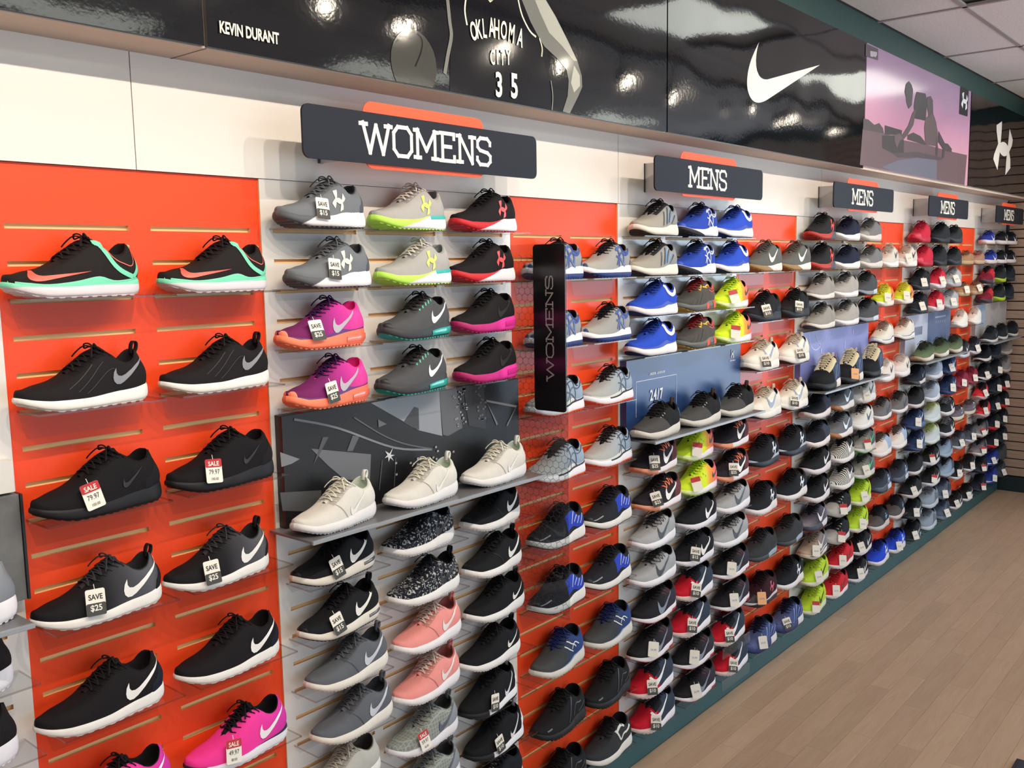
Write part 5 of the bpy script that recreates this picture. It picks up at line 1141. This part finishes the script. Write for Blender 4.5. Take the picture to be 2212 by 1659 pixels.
def dark(h, f=.86): return '#' + ''.join('%02x' % int(int(h[i:i+2], 16) * f) for i in (1, 3, 5))
def kind_parts(key):
    """[(part name, mesh, material)] of one model"""
    k = KINDS[key]
    if 'parts' in k: return k['parts']
    S = SH[k['shape']]; P = S.P; out = []
    rub = lambda c: shoe_mat(c, .55, False); clo = lambda c: shoe_mat(c, .8, True); prt = lambda c: plain(c, .5)
    out += [('midsole', S.midsole, rub(k['sole'])), ('outsole', S.outsole, rub(k['out'])), ('upper', S.upper, clo(k['up'])), ('lining', S.lining, clo(k['lin'])),
            ('tongue', S.tongue, clo(k['tongue'])), ('laces', S.laces, clo(k['lace']))]
    if isinstance(k['up'], str) and not any(o[0] in ('eye', 'eyeband') for o in k['ov']): out.append(('eyestay', S.cache.setdefault('eyestay0', overlay(S, .36, .665, lambda s: .70 + .05 * sst(.37, .58, s), lambda s: .965, .0009, 14)), clo(dark(k['up']))))
    if k['tab']: out.append(('pull_loop', S.pull_loop, clo(k['tab'])))
    def cached(ck, fn):
        if ck not in S.cache: S.cache[ck] = fn()
        return S.cache[ck]
    c = lambda v: (lambda s: v)
    for o in k['ov']:
        t, col = o[0], o[1]
        if t == 'mud': out.append(('mudguard', cached(o[:1] + o[2:], lambda: overlay(S, .012, .985, c(0), lambda s: o[2] * (1 + .8 * (1 - sst(0, .25, s))))), prt(col)))
        elif t == 'toe': out.append(('toe_cap', cached(o[:1] + o[2:], lambda: overlay(S, .004, o[2], c(0), c(1) if o[2] > .06 else c(.8), ns=12)), prt(col)))
        elif t == 'heel': out.append(('heel_counter', cached(o[:1] + o[2:], lambda: overlay(S, o[2], .998, c(0), lambda s: o[3] * (.6 + .4 * sst(o[2], .97, s)), ns=16)), clo(col)))
        elif t == 'eye': out.append(('eyestay', cached(o[:1], lambda: overlay(S, .35, .65, c(.72), c(.95), ns=14)), clo(col)))
        elif t == 'eyeband': out.append(('lace_panel', cached(o[:1], lambda: overlay(S, .34, .65, c(.60), c(.98), .004, ns=14)), clo(col)))
        elif t == 'patch': out.append(('side_panel', cached(o[:1] + o[2:], lambda: overlay(S, o[2], o[3], c(o[4]), c(o[5]), ns=14, both=False)), clo(col)))
        elif t == 'saddleline': out.append(('seam', cached(o[:1], lambda: weld('seam', *stripe(S, [(.375, .86), (.385, .66), (.43, .34), (.48, .04)], .0020), 1e-7)), prt(col)))
        elif t == 'strp': out.append(('trim_line', cached((t, o[2], str(o[3])), lambda: weld('trim_line', *join([stripe(S, l, o[2]) for l in o[3]]), 1e-7)), prt(col)))
        elif t == 'band': out.append(('sole_band', cached(o[:1] + o[2:], lambda: sole_overlay(S, *o[2:])), rub(col)))
        elif t == 'air': out.append(('air_window', cached(o[:1] + o[2:], lambda: sole_overlay(S, *o[2:], off=.0018, sides=(-1,))), plain(col, .15, 0, .6)))
    lg = k['logo']
    if lg:
        if lg[0] == 'stripes': out.append(('side_stripes', cached((lg[0], lg[2], str(lg[3])), lambda: weld('side_stripes', *join([stripe(S, l, lg[2], .002) for l in lg[3]]), 1e-7)), plain(lg[1], .35)))
        elif lg[0] == 'check2': out.append(('logo', cached((lg[0],) + lg[2:], lambda: decal(S, [CHECK2], *lg[2:])), plain(lg[1], .45)))
        elif lg[0] == 'check': out.append(('logo', cached((lg[0],) + lg[2:], lambda: decal(S, [CHECK], *lg[2:])), plain(lg[1], .45)))
        else:
            for i_, shp in enumerate((EMB_A, EMB_B, EMB_RING)): out.append(('logo', cached((lg[0], i_) + lg[2:], lambda: decal(S, [shp], *lg[2:], off=.0016 + .0003 * i_, step=.003)), plain(lg[1], .45)))
    k['parts'] = out; return out

# ---- hang tags
TW, TH = .040, .054
card = slab('card', rrect(-TW/2, TW/2, -TH/2, TH/2, .004, 3), -.0004, .0004, None); CARD = card.data; bpy.data.objects.remove(card)
def piece(name, x0, x1, z0, z1, r=.003):
    o = slab(name, rrect(x0, x1, z0, z1, r, 2), -.0007, -.00045, None); me = o.data; bpy.data.objects.remove(o); return me
HEAD = piece('tag_header', -TW/2, TW/2, TH/2 - .019, TH/2); FOOT = piece('tag_footer', -TW/2, TW/2, -TH/2, -.0015)
STRING = mesh('tag_string', [(-.0006, 0, TH/2 - .004), (.0006, 0, TH/2 - .004), (.0006, .003, TH/2 + .010), (-.0006, .003, TH/2 + .010)], [(0, 1, 2, 3)])
TWHITE, TRED, TDARK, TORNG, TINK = plain('#ebe5d8', .5), plain('#b81f24', .5), plain('#3a3934', .5), plain('#f0b27a', .5), plain('#25211f', .6)
def text_on(parent, s, sz, z, mat, sx=.9, bold=.02): ob('tag_lettering', text_mesh(s, sz, sx, 0, 'CENTER', bold), mat, parent, (0, -.0010, z), own=True)
def add_tag(root, S, kind, s, z, roll, front=False):
    x = (s - .5) * S.L
    h = S.bvh.ray_cast(Vector((x, -.3, z)), Vector((0, 1, 0)))
    if h[0] is None: return
    nrm = h[1] if h[1].y < 0 else -h[1]
    nrm = Vector((-.62, -.70, .34)).normalized() if front else Vector((nrm.x * .5, nrm.y, nrm.z * .8)).normalized()
    Y = -nrm; Z = (Vector((0, 0, 1)) - Y * Y.z).normalized(); X = Y.cross(Z)
    R_ = Matrix((X, Y, Z)).transposed().to_4x4() @ Matrix.Rotation(math.radians(roll), 4, 'Y')
    t = ob('price_tag', CARD, TORNG if kind == 'PO' else TWHITE, root, own=True)
    t.location = h[0] + (Vector((-.004, -.017, .006)) if front else nrm * .0085); t.rotation_euler = R_.to_euler()
    ob('tag_string', STRING, TWHITE, t, own=True)
    if kind.startswith('SALE'):
        ob('tag_header', HEAD, TRED, t, own=True); text_on(t, 'SALE', .0105, TH/2 - .0105, TWHITE); text_on(t, kind[4:], .0105, -.002, TINK, .8, .0); text_on(t, {'79.97': '100', '49.97': '80', '59.97': '85'}[kind[4:]] + '.00', .006, -.018, TINK, .8, 0)
    elif kind[0] == 'S':
        ob('tag_footer', FOOT, TDARK, t, own=True); text_on(t, 'SAVE', .0115, .011, TINK, .85); text_on(t, '$' + kind[1:], .0145, -.012, TWHITE, .95)
    elif kind == 'PR': ob('tag_header', HEAD, TRED, t, own=True)
    else: text_on(t, '54.99', .008, -.002, plain('#6d8fb4', .6), .9, 0)

# ---- clear shelves, one under every shoe
def shelf_meshes():
    w2, d = .137, .104
    a = boxmesh('shelf_plate', -w2, w2, -d, -.001, -.004, 0)
    v = [(-w2, -.0010, -.004), (w2, -.0010, -.004), (w2 - .016, -.0010, -.062), (-w2 + .016, -.0010, -.062), (-w2, -.0042, -.004), (w2, -.0042, -.004), (w2 - .016, -.0042, -.062), (-w2 + .016, -.0042, -.062)]
    b = mesh('back_plate', v, [(0, 1, 2, 3), (7, 6, 5, 4), (0, 4, 5, 1), (1, 5, 6, 2), (2, 6, 7, 3), (3, 7, 4, 0)])
    c = boxmesh('front_lip', -w2, w2, -d - .003, -d, -.05, 0)
    return a, b, c
SPL, SBK, SLP = shelf_meshes()
V, F = join([([v.co for v in m_.vertices], [tuple(p.vertices) for p in m_.polygons]) for m_ in (boxmesh('e', -.138, .138, -.1052, -.1042, -.0042, .0002), boxmesh('e', -.1382, -.1372, -.104, -.002, -.0042, .0002), boxmesh('e', .1372, .1382, -.104, -.002, -.0042, .0002))])
SED = mesh('polished_edge', V, F); BACKP = mat_acrylic('acrylic_back', (.95, .955, .96), .05, 1.14); EDGE = mat_acrylic('acrylic_edge', (.84, .81, .79), .15, 1.5)
SBS = boxmesh('back_plate', -.137, .137, -.0042, -.001, -.0145, -.004)
SBM = mesh('back_plate', [(v.co.x, v.co.y, v.co.z if v.co.z > -.03 else -.030) for v in SBK.vertices], [tuple(p.vertices) for p in SBK.polygons])
ORD = ['top', 'second', 'third', 'fourth', 'fifth', 'sixth', 'seventh', 'eighth', 'ninth', 'tenth', 'eleventh', 'twelfth', 'thirteenth']
SNAME = {'W0': 'white panel at left edge', 'O1': 'nearest orange panel', 'W1': 'under WOMENS sign', 'O2': 'orange panel behind divider', 'W2': 'under nearest MENS sign', 'O3': 'third orange panel', 'W3': 'under second MENS sign',
         'O4': 'fourth orange panel', 'W4': 'under third MENS sign', 'O5': 'farthest orange panel', 'W5': 'under corner MENS sign'}
# how far each shoe stands off the middle of its shelf
OFFS = {
'O1': '-29 -14|-24 -23|-9 -23|-23 -49|-35 -32|- -21',
'W1': '-20 -34 -35|-2 -18 -47|-34 -18 -44|-21 -35 -38|-50 -55 -60|-24 -29 -29|-12 -13 -26|8 -5 -19|28 -19 -52|- -35 -60|- - -36',
'O2': '-29 -30|-17 -10|3 3|5 1|-22 -1|-23 -10|-24 0|-15 -6|- -11',
'W2': '-1 1 -6|-14 -16 -24|-15 -12 -22|-28 -6 10|-57 -48 -60|7 -15 -12|27 15 -8|-9 19 10|-14 -13 -7|0 -13 10|-35 -35 23|-25 1 -17|-11 14 22',
'O3': '-1 5|-17 33|-22 19|29 60|10 24|-5 35|-4 -8|19 11|7 2',
'W3': '-11 9 12|-7 6 40|-29 -3 -14|5 35 -2|-60 -24 -16|-24 -28 -5|-28 -41 -30|-7 20 23|-13 37 12|-35 -11 -13|-36 -10 -57|4 45 15|-7 -38 -23',
'O4': '40 40|-40 32|-6 40|35 -19|-5 -22|3 -21|24 38|-9 -15|24 8',
'W4': '-40 40 25|26 19 40|-40 8 40|-40 -15 -24|-40 -40 -32|-40 -4 0|-40 -40 32|-40 -18 -4|12 -20 23|-29 9 -2|-40 40 40|-10 5 -24|-8 -14 -15',
'O5': '40 40|-20 22|-34 13|40 40|40 -11|-35 -34|28 15|13 31|15 -18',
'W5': '-40 40 40|40 40 40|-23 40 40|-40 40 40|-40 -26 19|-36 - 40|4 40 40|-40 40 40|40 40 40|-10 40 40|-40 40 40|27 40 40|17 40 40',
}
OFFS = {k: [[-.03 if q == '-' else int(q) / 1000 for q in r.split()] for r in v.split('|')] for k, v in OFFS.items()}
rng = random.Random(11)
QUEUE = []
def place(sec, row, slot, col, spec, ncol):
    key, _, tg = spec.partition('/')
    k = KINDS[key]; S = SH[k['shape']]
    cx = COLX[sec][col]; bannered = slot == 11 and sec[0] == 'W'
    cn = (['left', 'right'] if ncol == 2 else ['left', 'middle', 'right'])[col]
    where = '%s row %s, %s' % (ORD[row], cn, SNAME[sec])
    yf = 0.0 if sec[0] == 'O' else -.006
    ztop = zslot(slot) + (.006 if sec[0] == 'O' or slot < 12 else (-.001 if slot == 13 else (.0 if slot == 15 else .006)))
    scale = dict(W0=1.0, O1=1.02, W1=1.0, O2=1.06, W2=1.08, O3=1.1, W3=1.08, O4=1.05, W4=1.05, O5=.98, W5=1.02)[sec]
    if k['shape'] == 'high': scale *= 1.02
    if bannered: ztop = 1.3727; y = -.112
    else:
        sh = empty('acrylic_shelf', (cx, yf, ztop)); tag(sh, 'clear acrylic shelf, ' + where, 'shelf', 'clear acrylic shoe shelves')
        ob('shelf_plate', SPL, ACRYLIC, sh, own=True); ob('polished_edge', SED, EDGE, sh, own=True); ob('back_plate', SBS if sec[0] == 'W' and slot == 7 else (SBM if sec[0] == 'W' else SBK), BACKP, sh, own=True)
        if sec == 'W2' and col == 2 and slot in (25, 27): ob('front_lip', SLP, ACRYLIC, sh, own=True)
        y = yf - .060
    try: dx = OFFS[sec][row][col]
    except (KeyError, IndexError): dx = -.035
    if sec == 'O2' and col == 0: dx = max(dx, .004)
    if sec == 'O3' and slot == 12 and col == 1: dx = .0
    if sec == 'W3' and slot == 11 and col == 0: dx = -.02
    QUEUE.append(dict(fix=(sec == 'O2' and col == 0), x=cx + dx, y=y, z=ztop + .0004, sc=scale, key=key, tg=tg, where=where, sec=sec))
def stand(q):
    k = KINDS[q['key']]; S = SH[k['shape']]; key, tg, where, sec, scale = q['key'], q['tg'], q['where'], q['sec'], q['sc']
    yaw = math.radians((6 if sec in ('W0', 'O1', 'W1', 'O2') else 3) + rng.uniform(-2.5, 2.5))
    root = empty(k['name'], (q['x'], q['y'], q['z']), yaw)
    root.scale = (scale,) * 3
    lab = '%s, %s' % (k['desc'], where)
    tag(root, lab, 'shoe', 'shoes on ' + SNAME[sec])
    for nm, me, mt_ in kind_parts(key): ob(nm, me, mt_, root, own=True)
    if tg: add_tag(root, S, tg, (.33 if sec in ('O1', 'W1') else .23) + rng.uniform(-.04, .05), .040 + rng.uniform(0, .008), rng.uniform(-14, 14), sec not in ('O1', 'W1'))
WS = [1, 3, 5, 7, 11, 13, 15, 17, 19, 21, 23, 25, 27]; OS = [3, 6, 9, 12, 15, 18, 21, 24, 27]
LAYOUT = {
'W0': [(4, '- - edgegrey'), (5, '- - edgeblack'), (6, '- - edgeblack')],
'O1': 'mint mint|greycheck greycheck|allblack/SALE79.97 allblack/SALE79.97|fade/S25 fade/S25|flexblack flexblack|pink pink/SALE49.97',
'W1': 'greyemblem/S15 lime redblack|greyemblem/S15 lime redblack|airpink/S25 airgrey airblack|airpink/S25 airgrey airblack|white white white|thea/S15 palm rosheblack|thea/S15 palm rosheblack|roshegrey rosherose roshesmall|roshegrey rosherose roshesmall|ltknit greymesh/SALE59.97 whiteheel/S10|- greymesh whiteheel/S10|- - creamtongue',
'O2': 'tigerblue tigerblue|tigerblue tigerblue|tigerorange tigerorange|tigerorange tigerorange|blueblade blueblade|blueblade blueblade|ribblue ribblue|trail trail|trail chevron',
'W2': 'silvertech royaltiger royalchevron|silvertech royaltiger royalchevron|royalchevron spike neon/PR|royalchevron spike neon/PR|lounge lounge lounge|emberlace/S25 neon/PR emberlace|emberlace/S25 neon/PR emberlace/S25|knitgrey blackrunner knitgrey|knitgrey blackrunner/S15 knitgrey|fusion redtoe/S10 fusion/P|fusion/P redtoe/S10 fusion/P|redtoe/S10 fusion/P redtoe/S10|redtoe/S10 fusion/P redtoe/S10',
'O3': 'greygum greygum|blackplain/S10 blackplain/S10|dadwhite/S10 dadwhite/S10|dadwhite dadwhite/S10|nightemblem nightemblem|whitesoleemblem whitesoleemblem|graphite graphite|maroon/PO whitesoleemblem|navysheen/P navysheen/S10',
'W3': 'emberemblem navywhite ashwhite|emberemblem navywhite ashwhite|stone pewter storm|stone pewter storm|tallair tallair/PO tallair|navysole greycheck2 whiteblack/P|navysole greycheck2 whiteblack|thickblack zebra mossgrey/PR|thickblack zebra mossgrey/P|plumair silvertoe/PR volt/P|tanair/P silvertoe/PR volt/P|volt/P red/P jetcheck/P|volt/PR red/P jetcheck/P',
'O4': 'bone bone/P|limeorange/P limeorange/P|ivory ivory|chalk chalk|taupe taupe|skysplit skysplit|inkemblem inkemblem|smokeemblem smokeemblem|royalemblem royalemblem/P',
'W4': 'crimson inkblack inkblack2|crimson inkblack inkblack2|inkblack/P redwhite/P cement/P|inkblack/P redwhite/P cement/P|olive olive olive|nightcheck mistgrey navycheck/P|jetsole mistgrey navycheck/P|navycheck/P sageyellow panda|navycheck/P sageyellow panda|jetsole jetcheck/PR bluecollage|jetsole/P jetcheck/PR bluecollage|bladeblack/P gillgrey gillnavy/P|bladeblack/P gillgrey gillnavy/P',
'O5': 'tan blush|tan/P tan/P|snow snow|nightnb nightnb/P|wine/P wine/P|dusk dusk|slate/P slate/P|jetcheck/P jetcheck/P|jetcheck/P jetcheck/P',
'W5': 'bluecourt blackcourt blackcourt|bluecourt blackcourt blackcourt|scarletdark limeblack stormblack|scarletdark limeblack stormblack|corner corner corner|wavesole stormblack ghost|wavesole/P stormblack/P ghost|brightred/P stormblack/P blackred/P|brightred/P stormblack/P blackred/P|greywhite2/PR blackred/P stormblack/P|greywhite2/PR blackred/P stormblack/P|navytag/PR blueall/P gunmetal|navytag/PR blueall/P gunmetal/P',
}
for sec, rows in LAYOUT.items():
    slots = WS if sec[0] == 'W' else OS
    rows = rows if isinstance(rows, list) else list(enumerate(rows.split('|')))
    for i, r in rows:
        cells = r.split()
        for c_, sp_ in enumerate(cells):
            if sp_ != '-': place(sec, i, slots[i], c_, sp_, len(cells))

# neighbours of one row that would touch are slid apart along the wall, then everything is set down
for q in QUEUE: q['x0'] = q['x']
for _ in range(60):
    Q = sorted(QUEUE, key=lambda q: q['x'])
    for i, a in enumerate(Q):
        for b in Q[i + 1:i + 60]:
            if b['x'] - a['x'] > .36: break
            if abs(a['z'] - b['z']) > .10 or abs(a['y'] - b['y']) > .04: continue
            gap = .1435 * (a['sc'] + b['sc']) - (b['x'] - a['x'])
            if gap > 0:
                f = 0 if b['fix'] and not a['fix'] else (1 if a['fix'] and not b['fix'] else .5)
                a['x'] -= gap * (1 - f); b['x'] += gap * f
for q in QUEUE:
    q['x'] = min(max(q['x'], q['x0'] - .055), q['x0'] + .055, X_END - .03 - .147 * q['sc']); stand(q)
